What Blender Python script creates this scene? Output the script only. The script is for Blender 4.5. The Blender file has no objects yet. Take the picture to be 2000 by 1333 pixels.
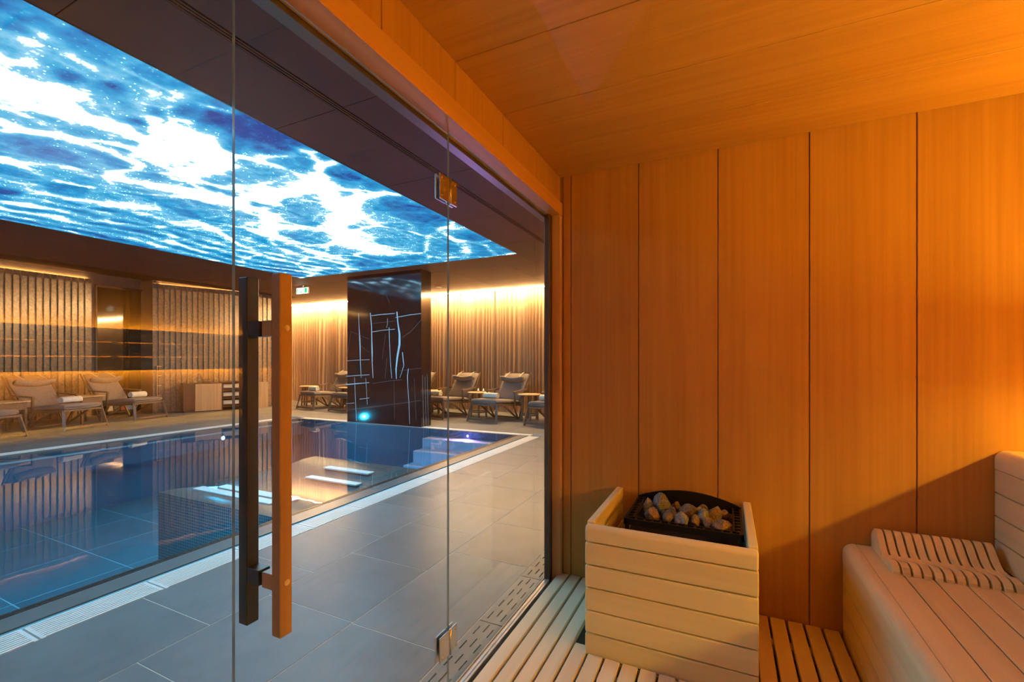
import bpy, bmesh, math, random
import numpy as np
from mathutils import Vector, Matrix
random.seed(7)
SC = bpy.context.scene
COL = SC.collection

# ------------------------------------------------------------------ camera
F, CX, HY, EYE = 881.0, 1000.0, 706.0, 1.263       # focal length and horizon in a 2000x1333 frame
YAW = math.atan2(418, 881)
cam = bpy.data.cameras.new('camera')
cam.sensor_width = 36.0
cam.lens = F / 2000 * 36
cam.shift_y = (HY - 666.5) / 2000
cam.clip_start = 0.02
cam.clip_end = 100
co = bpy.data.objects.new('camera', cam)
co.location = (0, 0, EYE)
co.rotation_euler = (math.pi / 2, 0, YAW)
COL.objects.link(co)
SC.camera = co

# ------------------------------------------------------------------ world, exposure
w = bpy.data.worlds.new('world')
SC.world = w
w.use_nodes = True
w.node_tree.nodes['Background'].inputs[0].default_value = (0.02, 0.02, 0.025, 1)
w.node_tree.nodes['Background'].inputs[1].default_value = 0.0
SC.view_settings.view_transform = 'Standard'
SC.view_settings.look = 'None'
SC.view_settings.gamma = 1
SC.view_settings.use_curve_mapping = False
SC.view_settings.exposure = 1.3
SC.cycles.max_bounces = 10
SC.cycles.diffuse_bounces = 5
SC.cycles.glossy_bounces = 5
SC.cycles.transparent_max_bounces = 24
SC.cycles.sample_clamp_indirect = 6.0
SC.cycles.caustics_reflective = False
SC.cycles.caustics_refractive = False

# light levels (one place to tune them)
L_SCREEN = 1.0        # luminous ceiling
L_SAUNA = 55.0        # LED strips behind the sauna backrest
L_COVE = 480.0         # LED strip above the curtains
L_WALLCOVE = 22.0      # LED strip above the slat wall
P_POOL = 28.0         # underwater lamps (W)
C_SAUNA = (1.0, 0.60, 0.06)
C_COVE = (1.0, 0.61, 0.25)

# pixel -> point helpers (a pixel gives a direction; the plane touched gives the distance)
_S, _C = math.sin(YAW), math.cos(YAW)
def pdir(u, v):
    r = (u - CX) / F
    return (-_S + r * _C, _C + r * _S, (HY - v) / F)
def on_z(u, v, z):
    x, y, d = pdir(u, v); t = (z - EYE) / d
    return Vector((x * t, y * t, z))
def on_y(u, v, Y):
    x, y, d = pdir(u, v); t = Y / y
    return Vector((x * t, Y, EYE + d * t))

# ------------------------------------------------------------------ materials
def new_mat(name):
    m = bpy.data.materials.new(name)
    m.use_nodes = True
    nt = m.node_tree
    for n in list(nt.nodes):
        nt.nodes.remove(n)
    out = nt.nodes.new('ShaderNodeOutputMaterial')
    return m, nt, out
def N(nt, t, **kw):
    n = nt.nodes.new(t)
    for k, v in kw.items():
        setattr(n, k, v)
    return n
def rgba(c):
    return (c[0], c[1], c[2], 1.0)
def principled(nt, out, rough=0.5, metal=0.0, spec=0.5):
    p = N(nt, 'ShaderNodeBsdfPrincipled')
    p.inputs['Roughness'].default_value = rough
    p.inputs['Metallic'].default_value = metal
    p.inputs['Specular IOR Level'].default_value = spec
    nt.links.new(p.outputs[0], out.inputs[0])
    return p
def ramp(nt, stops):
    r = N(nt, 'ShaderNodeValToRGB')
    e = r.color_ramp.elements
    while len(e) < len(stops):
        e.new(0.5)
    for i, (p, c) in enumerate(stops):
        e[i].position = p
        e[i].color = rgba(c)
    return r
def rand_coord(nt, scale):
    tc = N(nt, 'ShaderNodeTexCoord')
    oi = N(nt, 'ShaderNodeObjectInfo')
    mul = N(nt, 'ShaderNodeMath', operation='MULTIPLY')
    mul.inputs[1].default_value = 37.0
    nt.links.new(oi.outputs['Random'], mul.inputs[0])
    add = N(nt, 'ShaderNodeVectorMath', operation='ADD')
    nt.links.new(tc.outputs['Object'], add.inputs[0])
    nt.links.new(mul.outputs[0], add.inputs[1])
    mp = N(nt, 'ShaderNodeVectorMath', operation='MULTIPLY')
    mp.inputs[1].default_value = scale
    nt.links.new(add.outputs[0], mp.inputs[0])
    return mp.outputs[0], oi
def wood(name, light, dark, axis, rough=0.42, vary=0.12, cross=42.0, bump=0.06, pores=0.35):
    m, nt, out = new_mat(name)
    p = principled(nt, out, rough)
    sc = [cross] * 3
    sc['xyz'.index(axis)] = 0.9
    v, oi = rand_coord(nt, sc)
    n1 = N(nt, 'ShaderNodeTexNoise')
    n1.inputs['Scale'].default_value = 1.0
    n1.inputs['Detail'].default_value = 3.0
    n1.inputs['Roughness'].default_value = 0.55
    nt.links.new(v, n1.inputs['Vector'])
    sc2 = [7.0] * 3
    sc2['xyz'.index(axis)] = 0.5
    v2, _ = rand_coord(nt, sc2)
    n2 = N(nt, 'ShaderNodeTexNoise')
    n2.inputs['Scale'].default_value = 1.0
    n2.inputs['Detail'].default_value = 2.0
    n2.inputs['Distortion'].default_value = 0.6
    nt.links.new(v2, n2.inputs['Vector'])
    mx = N(nt, 'ShaderNodeMix', data_type='FLOAT')
    mx.inputs[0].default_value = 0.5
    nt.links.new(n1.outputs[0], mx.inputs[2]); nt.links.new(n2.outputs[0], mx.inputs[3])
    r = ramp(nt, [(0.34, dark), (0.60, light)])
    nt.links.new(mx.outputs[0], r.inputs[0])
    hv = N(nt, 'ShaderNodeHueSaturation')
    mr = N(nt, 'ShaderNodeMapRange')
    mr.inputs[3].default_value = 1 - vary
    mr.inputs[4].default_value = 1 + vary
    nt.links.new(oi.outputs['Random'], mr.inputs[0])
    nt.links.new(mr.outputs[0], hv.inputs['Value'])
    nt.links.new(r.outputs[0], hv.inputs['Color'])
    nt.links.new(hv.outputs[0], p.inputs['Base Color'])
    b = N(nt, 'ShaderNodeBump')
    b.inputs['Strength'].default_value = bump
    b.inputs['Distance'].default_value = 0.002
    nt.links.new(n1.outputs[0], b.inputs['Height'])
    nt.links.new(b.outputs[0], p.inputs['Normal'])
    return m
def plain(name, c, rough=0.5, metal=0.0, vary=0.0, noise=0.0, nscale=6.0, spec=0.5, bump=0.0):
    m, nt, out = new_mat(name)
    p = principled(nt, out, rough, metal, spec)
    v, oi = rand_coord(nt, (nscale,) * 3)
    n = N(nt, 'ShaderNodeTexNoise')
    n.inputs['Scale'].default_value = 1.0
    n.inputs['Detail'].default_value = 5.0
    n.inputs['Roughness'].default_value = 0.62
    nt.links.new(v, n.inputs['Vector'])
    lo = [k * (1 - noise) for k in c]; hi = [min(1, k * (1 + noise)) for k in c]
    r = ramp(nt, [(0.3, lo), (0.7, hi)])
    nt.links.new(n.outputs[0], r.inputs[0])
    hv = N(nt, 'ShaderNodeHueSaturation')
    mr = N(nt, 'ShaderNodeMapRange')
    mr.inputs[3].default_value = 1 - vary
    mr.inputs[4].default_value = 1 + vary
    nt.links.new(oi.outputs['Random'], mr.inputs[0])
    nt.links.new(mr.outputs[0], hv.inputs['Value'])
    nt.links.new(r.outputs[0], hv.inputs['Color'])
    nt.links.new(hv.outputs[0], p.inputs['Base Color'])
    if bump:
        b = N(nt, 'ShaderNodeBump')
        b.inputs['Strength'].default_value = bump
        b.inputs['Distance'].default_value = 0.004
        nt.links.new(n.outputs[0], b.inputs['Height'])
        nt.links.new(b.outputs[0], p.inputs['Normal'])
    return m
def emit(name, c, s):
    m, nt, out = new_mat(name)
    e = N(nt, 'ShaderNodeEmission')
    e.inputs[0].default_value = rgba(c)
    e.inputs[1].default_value = s
    nt.links.new(e.outputs[0], out.inputs[0])
    return m
def clear(name, f0, tint, ripple=0.0, power=5.0, rough=0.0):
    """clear sheet: transparent plus a Fresnel reflection (same on both faces)"""
    m, nt, out = new_mat(name)
    g = N(nt, 'ShaderNodeNewGeometry')
    d = N(nt, 'ShaderNodeVectorMath', operation='DOT_PRODUCT')
    nt.links.new(g.outputs['Incoming'], d.inputs[0])
    nt.links.new(g.outputs['Normal'], d.inputs[1])
    a = N(nt, 'ShaderNodeMath', operation='ABSOLUTE')
    nt.links.new(d.outputs['Value'], a.inputs[0])
    o = N(nt, 'ShaderNodeMath', operation='SUBTRACT', use_clamp=True)
    o.inputs[0].default_value = 1.0
    nt.links.new(a.outputs[0], o.inputs[1])
    pw = N(nt, 'ShaderNodeMath', operation='POWER')
    pw.inputs[1].default_value = power
    nt.links.new(o.outputs[0], pw.inputs[0])
    fr = N(nt, 'ShaderNodeMath', operation='MULTIPLY_ADD', use_clamp=True)
    fr.inputs[1].default_value = 1 - f0
    fr.inputs[2].default_value = f0
    nt.links.new(pw.outputs[0], fr.inputs[0])
    t = N(nt, 'ShaderNodeBsdfTransparent')
    t.inputs[0].default_value = rgba(tint)
    gl = N(nt, 'ShaderNodeBsdfGlossy')
    gl.inputs['Roughness'].default_value = rough
    if ripple:
        tc = N(nt, 'ShaderNodeTexCoord')
        n = N(nt, 'ShaderNodeTexNoise')
        n.inputs['Scale'].default_value = 2.2
        n.inputs['Detail'].default_value = 2.0
        nt.links.new(tc.outputs['Object'], n.inputs['Vector'])
        b = N(nt, 'ShaderNodeBump')
        b.inputs['Strength'].default_value = ripple
        b.inputs['Distance'].default_value = 0.02
        nt.links.new(n.outputs[0], b.inputs['Height'])
        nt.links.new(b.outputs[0], gl.inputs['Normal'])
    mx = N(nt, 'ShaderNodeMixShader')
    nt.links.new(fr.outputs[0], mx.inputs[0])
    nt.links.new(t.outputs[0], mx.inputs[1])
    nt.links.new(gl.outputs[0], mx.inputs[2])
    nt.links.new(mx.outputs[0], out.inputs[0])
    return m

M = {}
W_L, W_D = (0.48, 0.245, 0.050), (0.395, 0.185, 0.033)
M['wall_wood'] = wood('hemlock_panel', W_L, W_D, 'z', 0.5, 0.07, cross=60)
M['ceil_wood'] = wood('hemlock_ceiling', W_L, W_D, 'x', 0.5, 0.06, cross=60)
M['beam_wood'] = wood('hemlock_beam', (0.58, 0.30, 0.08), (0.50, 0.25, 0.06), 'y', 0.5, 0.03)
M['jamb_wood'] = wood('hemlock_jamb', (0.62, 0.36, 0.16), (0.50, 0.27, 0.11), 'z', 0.5, 0.05)
B_L, B_D = (0.80, 0.70, 0.42), (0.72, 0.60, 0.32)
M['board_x'] = wood('aspen_board_x', B_L, B_D, 'x', 0.45, 0.05, cross=30)
M['board_y'] = wood('aspen_board_y', B_L, B_D, 'y', 0.45, 0.05, cross=30)
M['deck'] = wood('aspen_deck', (0.80, 0.67, 0.47), (0.70, 0.54, 0.35), 'y', 0.5, 0.06, cross=30)
M['handle_wood'] = wood('handle_oak', (0.40, 0.26, 0.10), (0.33, 0.20, 0.07), 'z', 0.4, 0.0)
M['oak'] = wood('light_oak', (0.60, 0.40, 0.22), (0.46, 0.29, 0.15), 'z', 0.5, 0.05)
M['dark_wood'] = wood('dark_wood', (0.07, 0.045, 0.03), (0.04, 0.025, 0.016), 'z', 0.45, 0.05)
M['frame_wood'] = wood('lounger_wood', (0.17, 0.12, 0.085), (0.11, 0.075, 0.05), 'y', 0.45, 0.05)
M['black'] = plain('black_metal', (0.018, 0.017, 0.018), 0.38, 0.6)
M['black_matte'] = plain('black_stained_wood', (0.022, 0.017, 0.015), 0.42, noise=0.2)
M['steel'] = plain('brushed_steel', (0.62, 0.60, 0.58), 0.28, 1.0, noise=0.08, nscale=30)
M['steel_dark'] = plain('bronze_channel', (0.16, 0.125, 0.10), 0.4, 0.7, noise=0.1)
M['alu'] = plain('aluminium_rail', (0.62, 0.53, 0.47), 0.42, 0.6, noise=0.1, nscale=20)
M['tile'] = plain('stone_tile', (0.150, 0.164, 0.180), 0.38, vary=0.09, noise=0.16, nscale=3.0, spec=0.22, bump=0.02)
M['grout'] = plain('floor_grout', (0.70, 0.62, 0.52), 0.8)
M['slot_tile'] = plain('drain_tile', (0.16, 0.15, 0.14), 0.45, vary=0.06, noise=0.14, nscale=4)
M['coping'] = plain('dark_coping', (0.10, 0.115, 0.13), 0.35, noise=0.15)
M['grate'] = plain('white_grate', (0.80, 0.80, 0.78), 0.4, noise=0.03)
M['pool_tile'] = plain('pool_tile', (0.010, 0.12, 0.18), 0.5, vary=0.06, noise=0.12, nscale=3)
M['pool_grout'] = plain('pool_grout', (0.16, 0.46, 0.55), 0.6)
M['pool_wall'] = plain('pool_wall_tile', (0.010, 0.10, 0.17), 0.5, noise=0.1)
M['step_tile'] = plain('step_tile', (0.40, 0.38, 0.50), 0.5, noise=0.08)
M['white_plate'] = plain('white_plate', (0.85, 0.90, 0.90), 0.4)
M['hall_ceil'] = plain('brown_ceiling_panel', (0.105, 0.046, 0.032), 0.6, vary=0.05, noise=0.06, nscale=2, spec=0.2)
M['bronze_slat'] = plain('bronze_slat', (0.27, 0.20, 0.14), 0.22, vary=0.16, noise=0.30, nscale=22, spec=0.6)
M['pink_wall'] = plain('plaster_wall', (0.36, 0.25, 0.18), 0.6, noise=0.08)
M['dark_glass'] = plain('dark_mirror', (0.020, 0.013, 0.010), 0.06, spec=0.7)
M['hall_wall'] = plain('hall_wall', (0.20, 0.15, 0.115), 0.7, noise=0.1)
M['cushion'] = plain('grey_cushion', (0.20, 0.175, 0.16), 0.9, vary=0.05, noise=0.18, nscale=40, bump=0.1)
M['strap'] = plain('cushion_strap', (0.42, 0.36, 0.28), 0.8)
M['towel'] = plain('towel', (0.72, 0.67, 0.58), 0.95, vary=0.04, noise=0.14, nscale=30, bump=0.5)
M['green'] = emit('sign_green', (0.0, 0.42, 0.13), 0.9)
M['sign_white'] = emit('sign_white', (0.85, 1.0, 0.9), 1.3)
M['white'] = plain('white_plastic', (0.75, 0.75, 0.72), 0.5)
M['red'] = plain('red_cover', (0.45, 0.04, 0.03), 0.5)
M['led_sauna'] = emit('sauna_led', C_SAUNA, L_SAUNA)
M['led_cove'] = emit('cove_led', C_COVE, L_COVE)
M['led_wall'] = emit('wall_cove_led', (1.0, 0.52, 0.14), L_WALLCOVE)
M['candle'] = emit('candle_flame', (1.0, 0.62, 0.25), 7.0)
M['lamp_lens'] = emit('pool_lamp_lens', (0.35, 0.6, 1.0), 2.5)
M['lamp_violet'] = emit('pool_lamp_violet', (0.6, 0.45, 1.0), 2.0)
M['glass'] = clear('clear_glass', 0.042, (0.985, 0.992, 0.985))
M['ware'] = clear('table_glass', 0.10, (0.93, 0.94, 0.94))
M['water'] = clear('pool_water', 0.03, (0.90, 0.97, 1.0), ripple=0.05)
M['edge'] = plain('glass_edge', (0.36, 0.46, 0.47), 0.10, spec=0.9)
M['marble'] = plain('black_marble', (0.016, 0.010, 0.009), 0.09, noise=0.35, nscale=3, spec=0.6)
M['vein'] = plain('marble_vein', (0.55, 0.60, 0.62), 0.15, noise=0.15, nscale=30)
M['vein_fine'] = plain('marble_vein_fine', (0.13, 0.11, 0.10), 0.15)

def stone_mat(name, a, b):
    m, nt, out = new_mat(name)
    p = principled(nt, out, 0.85)
    v, oi = rand_coord(nt, (1, 1, 1))
    n = N(nt, 'ShaderNodeTexNoise'); n.inputs['Scale'].default_value = 170; n.inputs['Detail'].default_value = 4
    n2 = N(nt, 'ShaderNodeTexNoise'); n2.inputs['Scale'].default_value = 22; n2.inputs['Detail'].default_value = 3
    nt.links.new(v, n.inputs['Vector']); nt.links.new(v, n2.inputs['Vector'])
    mx = N(nt, 'ShaderNodeMix', data_type='FLOAT'); mx.inputs[0].default_value = 0.45
    nt.links.new(n.outputs[0], mx.inputs[2]); nt.links.new(n2.outputs[0], mx.inputs[3])
    r = ramp(nt, [(0.36, b), (0.62, a)])
    nt.links.new(mx.outputs[0], r.inputs[0]); nt.links.new(r.outputs[0], p.inputs['Base Color'])
    bp = N(nt, 'ShaderNodeBump'); bp.inputs['Strength'].default_value = 0.6; bp.inputs['Distance'].default_value = 0.004
    nt.links.new(n.outputs[0], bp.inputs['Height']); nt.links.new(bp.outputs[0], p.inputs['Normal'])
    return m
M['stone_grey'] = stone_mat('stone_grey', (0.34, 0.33, 0.32), (0.08, 0.07, 0.06))
M['stone_brown'] = stone_mat('stone_brown', (0.30, 0.20, 0.11), (0.06, 0.035, 0.02))

def mosaic_mat():
    m, nt, out = new_mat('pool_mosaic')
    p = principled(nt, out, 0.35)
    tc = N(nt, 'ShaderNodeTexCoord')
    b = N(nt, 'ShaderNodeTexBrick', offset=0.0)
    b.inputs['Scale'].default_value = 1.0
    b.inputs['Brick Width'].default_value = 0.03
    b.inputs['Row Height'].default_value = 0.03
    b.inputs['Mortar Size'].default_value = 0.004
    b.inputs['Color1'].default_value = (0.018, 0.018, 0.02, 1)
    b.inputs['Color2'].default_value = (0.035, 0.034, 0.034, 1)
    b.inputs['Mortar'].default_value = (0.13, 0.17, 0.19, 1)
    nt.links.new(tc.outputs['UV'], b.inputs['Vector'])
    nt.links.new(b.outputs[0], p.inputs['Base Color'])
    return m
M['mosaic'] = mosaic_mat()

def curtain_mat():
    m, nt, out = new_mat('sheer_curtain')
    d = N(nt, 'ShaderNodeBsdfDiffuse'); d.inputs[0].default_value = (0.75, 0.56, 0.40, 1)
    t = N(nt, 'ShaderNodeBsdfTranslucent'); t.inputs[0].default_value = (0.62, 0.43, 0.28, 1)
    mx = N(nt, 'ShaderNodeMixShader'); mx.inputs[0].default_value = 0.35
    nt.links.new(d.outputs[0], mx.inputs[1]); nt.links.new(t.outputs[0], mx.inputs[2])
    tr = N(nt, 'ShaderNodeBsdfTransparent')
    m2 = N(nt, 'ShaderNodeMixShader'); m2.inputs[0].default_value = 0.30
    nt.links.new(mx.outputs[0], m2.inputs[1]); nt.links.new(tr.outputs[0], m2.inputs[2])
    nt.links.new(m2.outputs[0], out.inputs[0])
    return m
M['curtain'] = curtain_mat()

def screen_mat():
    """backlit print of sparkling water: whiteness comes from the printed design stored on the panel"""
    m, nt, out = new_mat('backlit_water_print')
    at = N(nt, 'ShaderNodeAttribute', attribute_name='print')
    tc = N(nt, 'ShaderNodeTexCoord')
    n = N(nt, 'ShaderNodeTexNoise'); n.inputs['Scale'].default_value = 9.0; n.inputs['Detail'].default_value = 6.0; n.inputs['Roughness'].default_value = 0.7
    nt.links.new(tc.outputs['Object'], n.inputs['Vector'])
    mr = N(nt, 'ShaderNodeMapRange'); mr.inputs[1].default_value = 0.25; mr.inputs[2].default_value = 0.75
    mr.inputs[3].default_value = -0.20; mr.inputs[4].default_value = 0.20
    nt.links.new(n.outputs[0], mr.inputs[0])
    a1 = N(nt, 'ShaderNodeMath', operation='ADD')
    nt.links.new(at.outputs['Fac'], a1.inputs[0]); nt.links.new(mr.outputs[0], a1.inputs[1])
    vo = N(nt, 'ShaderNodeTexVoronoi'); vo.inputs['Scale'].default_value = 26.0
    nt.links.new(tc.outputs['Object'], vo.inputs['Vector'])
    sp = N(nt, 'ShaderNodeMapRange'); sp.inputs[1].default_value = 0.10; sp.inputs[2].default_value = 0.22
    sp.inputs[3].default_value = 0.30; sp.inputs[4].default_value = 0.0
    nt.links.new(vo.outputs['Distance'], sp.inputs[0])
    a2 = N(nt, 'ShaderNodeMath', operation='ADD', use_clamp=True)
    nt.links.new(a1.outputs[0], a2.inputs[0]); nt.links.new(sp.outputs[0], a2.inputs[1])
    r = ramp(nt, [(0.0, (0.0, 0.07, 0.34)), (0.16, (0.0, 0.20, 0.55)), (0.40, (0.008, 0.37, 0.76)),
                  (0.58, (0.10, 0.55, 0.90)), (0.74, (0.33, 0.71, 1.0)), (0.92, (0.33, 0.71, 1.0))])
    nt.links.new(a2.outputs[0], r.inputs[0])
    st = N(nt, 'ShaderNodeMapRange'); st.inputs[1].default_value = 0.73; st.inputs[2].default_value = 1.0
    st.inputs[3].default_value = 0.42 * L_SCREEN; st.inputs[4].default_value = 7.5 * L_SCREEN
    nt.links.new(a2.outputs[0], st.inputs[0])
    e = N(nt, 'ShaderNodeEmission')
    nt.links.new(r.outputs[0], e.inputs[0]); nt.links.new(st.outputs[0], e.inputs[1])
    nt.links.new(e.outputs[0], out.inputs[0])
    return m
M['screen'] = screen_mat()

# ------------------------------------------------------------------ mesh helpers
_cache = {}
def link(name, me, mat=None, parent=None, loc=(0, 0, 0), rot=(0, 0, 0), world=True):
    """one object; loc is in world space unless world is False (then it is local to the parent)"""
    o = bpy.data.objects.new(name, me)
    COL.objects.link(o)
    if me is not None and mat is not None and len(me.materials) == 0:
        me.materials.append(M[mat] if isinstance(mat, str) else mat)
    loc = Vector(loc)
    if parent is not None:
        o.parent = parent
        if world:
            q = parent
            while q is not None:
                loc = loc - q.location
                q = q.parent
    o.location = loc
    o.rotation_euler = rot
    return o
def root(name, loc, label=None, cat=None, group=None, kind=None, rotz=0):
    o = bpy.data.objects.new(name, None)
    o.empty_display_size = 0.1
    COL.objects.link(o)
    o.location = loc
    o.rotation_euler = (0, 0, rotz)
    tag(o, label, cat, group, kind)
    return o
def tag(o, label=None, cat=None, group=None, kind=None):
    if label: o['label'] = label
    if cat: o['category'] = cat
    if group: o['group'] = group
    if kind: o['kind'] = kind
    return o
def bm_mesh(bm, name='mesh', smooth=False):
    me = bpy.data.meshes.new(name)
    bmesh.ops.recalc_face_normals(bm, faces=bm.faces)
    bm.to_mesh(me)
    bm.free()
    if smooth:
        for p in me.polygons:
            p.use_smooth = True
    return me
def box_mesh(dx, dy, dz, bev=0.0, mat=None):
    key = ('box', round(dx, 4), round(dy, 4), round(dz, 4), bev, str(mat))
    if key in _cache:
        return _cache[key]
    bm = bmesh.new()
    bmesh.ops.create_cube(bm, size=1.0)
    bmesh.ops.scale(bm, vec=(dx, dy, dz), verts=bm.verts)
    if bev:
        bmesh.ops.bevel(bm, geom=bm.edges[:], offset=bev, segments=1, affect='EDGES', profile=0.5)
    me = bm_mesh(bm, 'box')
    _cache[key] = me
    return me
def box(name, lo, hi, mat, parent=None, bev=0.0, rot=(0, 0, 0), world=True):
    d = [hi[i] - lo[i] for i in range(3)]
    c = [(hi[i] + lo[i]) / 2 for i in range(3)]
    return link(name, box_mesh(d[0], d[1], d[2], bev, mat), mat, parent, c, rot, world)
def add_box(bm, lo, hi):
    r = bmesh.ops.create_cube(bm, size=1.0)
    d = [hi[i] - lo[i] for i in range(3)]; c = [(hi[i] + lo[i]) / 2 for i in range(3)]
    bmesh.ops.scale(bm, vec=d, verts=r['verts'])
    bmesh.ops.translate(bm, vec=c, verts=r['verts'])
    return r['verts']
def boxes(name, lst, mat, parent=None, loc=(0, 0, 0), world=True):
    """several boxes joined into one part (coordinates are world minus loc)"""
    bm = bmesh.new()
    for lo, hi in lst:
        add_box(bm, [lo[i] - loc[i] for i in range(3)], [hi[i] - loc[i] for i in range(3)])
    return link(name, bm_mesh(bm, name), mat, parent, loc, world=world)
def add_bar(bm, a, b, wx, wy, up=(0, 0, 1)):
    """rectangular bar from a to b"""
    a, b = Vector(a), Vector(b)
    z = (b - a).normalized()
    upv = Vector(up)
    if abs(z.dot(upv)) > 0.98: upv = Vector((0, 1, 0))
    x = upv.cross(z).normalized(); y = z.cross(x)
    vs = []
    for p in (a, b):
        for sx, sy in ((-1, -1), (1, -1), (1, 1), (-1, 1)):
            vs.append(bm.verts.new(p + x * sx * wx / 2 + y * sy * wy / 2))
    for f in ((0, 1, 2, 3), (7, 6, 5, 4), (0, 4, 5, 1), (1, 5, 6, 2), (2, 6, 7, 3), (3, 7, 4, 0)):
        bm.faces.new([vs[i] for i in f])
def bars(name, lst, mat, parent, world=False, loc=(0, 0, 0)):
    bm = bmesh.new()
    for it in lst:
        add_bar(bm, it[0], it[1], it[2], it[3])
    return link(name, bm_mesh(bm, name), mat, parent, loc, world=world)
def prism_mesh(prof, length, axis, smooth=False, bev=0.0):
    """profile (list of 2D points) extruded along axis, centred on it. axis x: (y,z); y: (x,z); z: (x,y)"""
    bm = bmesh.new()
    def P(p, t):
        if axis == 'x': return (t, p[0], p[1])
        if axis == 'y': return (p[0], t, p[1])
        return (p[0], p[1], t)
    a = [bm.verts.new(P(p, -length / 2)) for p in prof]
    b = [bm.verts.new(P(p, length / 2)) for p in prof]
    n = len(prof)
    for i in range(n):
        bm.faces.new((a[i], a[(i + 1) % n], b[(i + 1) % n], b[i]))
    bm.faces.new(list(reversed(a))); bm.faces.new(b)
    if bev:
        bm.normal_update()
        ed = [e for e in bm.edges if abs((e.verts[0].co - e.verts[1].co).length) > 0 and
              ((e.verts[0] in a) == (e.verts[1] in a))]
        bmesh.ops.bevel(bm, geom=ed, offset=bev, segments=1, affect='EDGES')
    return bm_mesh(bm, 'prism', smooth)
def lathe_mesh(prof, seg=20, smooth=True):
    bm = bmesh.new()
    rings = []
    for r, z in prof:
        if r < 1e-5:
            rings.append([bm.verts.new((0, 0, z))])
        else:
            rings.append([bm.verts.new((r * math.cos(2 * math.pi * k / seg), r * math.sin(2 * math.pi * k / seg), z)) for k in range(seg)])
    for A, B in zip(rings, rings[1:]):
        for k in range(seg):
            k2 = (k + 1) % seg
            if len(A) == 1 and len(B) == 1: continue
            if len(A) == 1: bm.faces.new((A[0], B[k], B[k2]))
            elif len(B) == 1: bm.faces.new((A[k], B[0], A[k2]))
            else: bm.faces.new((A[k], B[k], B[k2], A[k2]))
    return bm_mesh(bm, 'lathe', smooth)
def arc(cx, cz, r, a0, a1, n):
    return [(cx + r * math.cos(math.radians(a0 + (a1 - a0) * k / n)), cz + r * math.sin(math.radians(a0 + (a1 - a0) * k / n))) for k in range(n + 1)]

# ================================================================== SAUNA SHELL
XG = -0.926                     # glass line
YB = 2.50                       # back wall of the sauna
XR, YF = 1.50, -0.90            # right wall, wall behind the camera
ZC = 2.333                      # sauna ceiling
ZD = 0.032                      # top of the duckboard

wb = root('wall_back', (0, YB, 0), kind='structure')
box('backing', (-0.95, YB + 0.012, -0.1), (XR + 0.1, YB + 0.10, 3.2), 'wall_wood', wb)
xs = [-0.857, -0.81, -0.428, -0.037, 0.352, 0.742, 1.131, XR]
for a, b in zip(xs, xs[1:]):
    box('panel', (a + 0.0022, YB, -0.02), (b - 0.0022, YB + 0.013, ZC + 0.02), 'wall_wood', wb, bev=0.0015)

wr = root('wall_right', (XR, 0, 0), kind='structure')
box('backing', (XR + 0.012, YF - 0.1, -0.1), (XR + 0.1, YB + 0.1, ZC + 0.1), 'wall_wood', wr)
ys = [YF + 0.4857 * k for k in range(8)]
for a, b in zip(ys, ys[1:]):
    box('panel', (XR, a + 0.0022, -0.02), (XR + 0.013, b - 0.0022, ZC + 0.02), 'wall_wood', wr, bev=0.0015)

wf = root('wall_front', (0, YF, 0), kind='structure')
box('backing', (-0.95, YF - 0.1, -0.1), (XR + 0.1, YF - 0.012, ZC + 0.9), 'wall_wood', wf)
for a, b in zip(xs, xs[1:]):
    box('panel', (a + 0.0022, YF - 0.013, -0.02), (b - 0.0022, YF, ZC + 0.02), 'wall_wood', wf, bev=0.0015)

ce = root('ceiling', (0, 0, ZC), kind='structure')
box('backing', (-0.95, YF - 0.1, ZC + 0.012), (XR + 0.1, YB + 0.1, ZC + 0.08), 'wall_wood', ce)
yj = [YB, 2.132, 1.752, 1.370, 0.988, 0.606, 0.224, -0.158, -0.54, YF]
for b, a in zip(yj, yj[1:]):
    box('plank', (-0.874, a + 0.0022, ZC), (XR, b - 0.0022, ZC + 0.013), 'ceil_wood', ce, bev=0.0015)

# header over the glass: beam below, panelled fascia above it
tr = root('trim_1', (-0.89, 0, 2.1), kind='structure')
box('beam', (-0.945, YF, 2.107), (-0.860, YB, 2.182), 'beam_wood', tr, bev=0.002)
box('header_backing', (-0.96, YF, 2.182), (-0.888, YB + 0.1, 3.03), 'wall_wood', tr)
for b, a in zip(yj, yj[1:]):
    box('fascia_panel', (-0.888, a + 0.0018, 2.183), (-0.874, b - 0.0018, ZC + 0.01), 'wall_wood', tr, bev=0.0012)
# dark strip along the head of the glass, on the hall side
box('head_strip', (-0.985, YF, 2.092), (-0.946, YB, 2.14), 'steel_dark', tr)
tr2 = root('trim_2', (-0.89, 2.48, 0), kind='structure')
box('jamb_post', (-0.912, 2.462, -0.02), (-0.862, YB, 2.107), 'jamb_wood', tr2, bev=0.002)
box('jamb_channel', (-0.945, 2.424, 0.0), (-0.913, YB, 2.107), 'steel_dark', tr2, bev=0.001)
tr3 = root('trim_3', (-0.92, 0.8, 0), kind='structure')
box('threshold_rail', (-0.945, YF, -0.03), (-0.912, 2.424, 0.012), 'alu', tr3, bev=0.002)
box('rail_lip', (-0.949, YF, -0.03), (-0.9445, 2.424, 0.016), 'grout', tr3)

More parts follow.
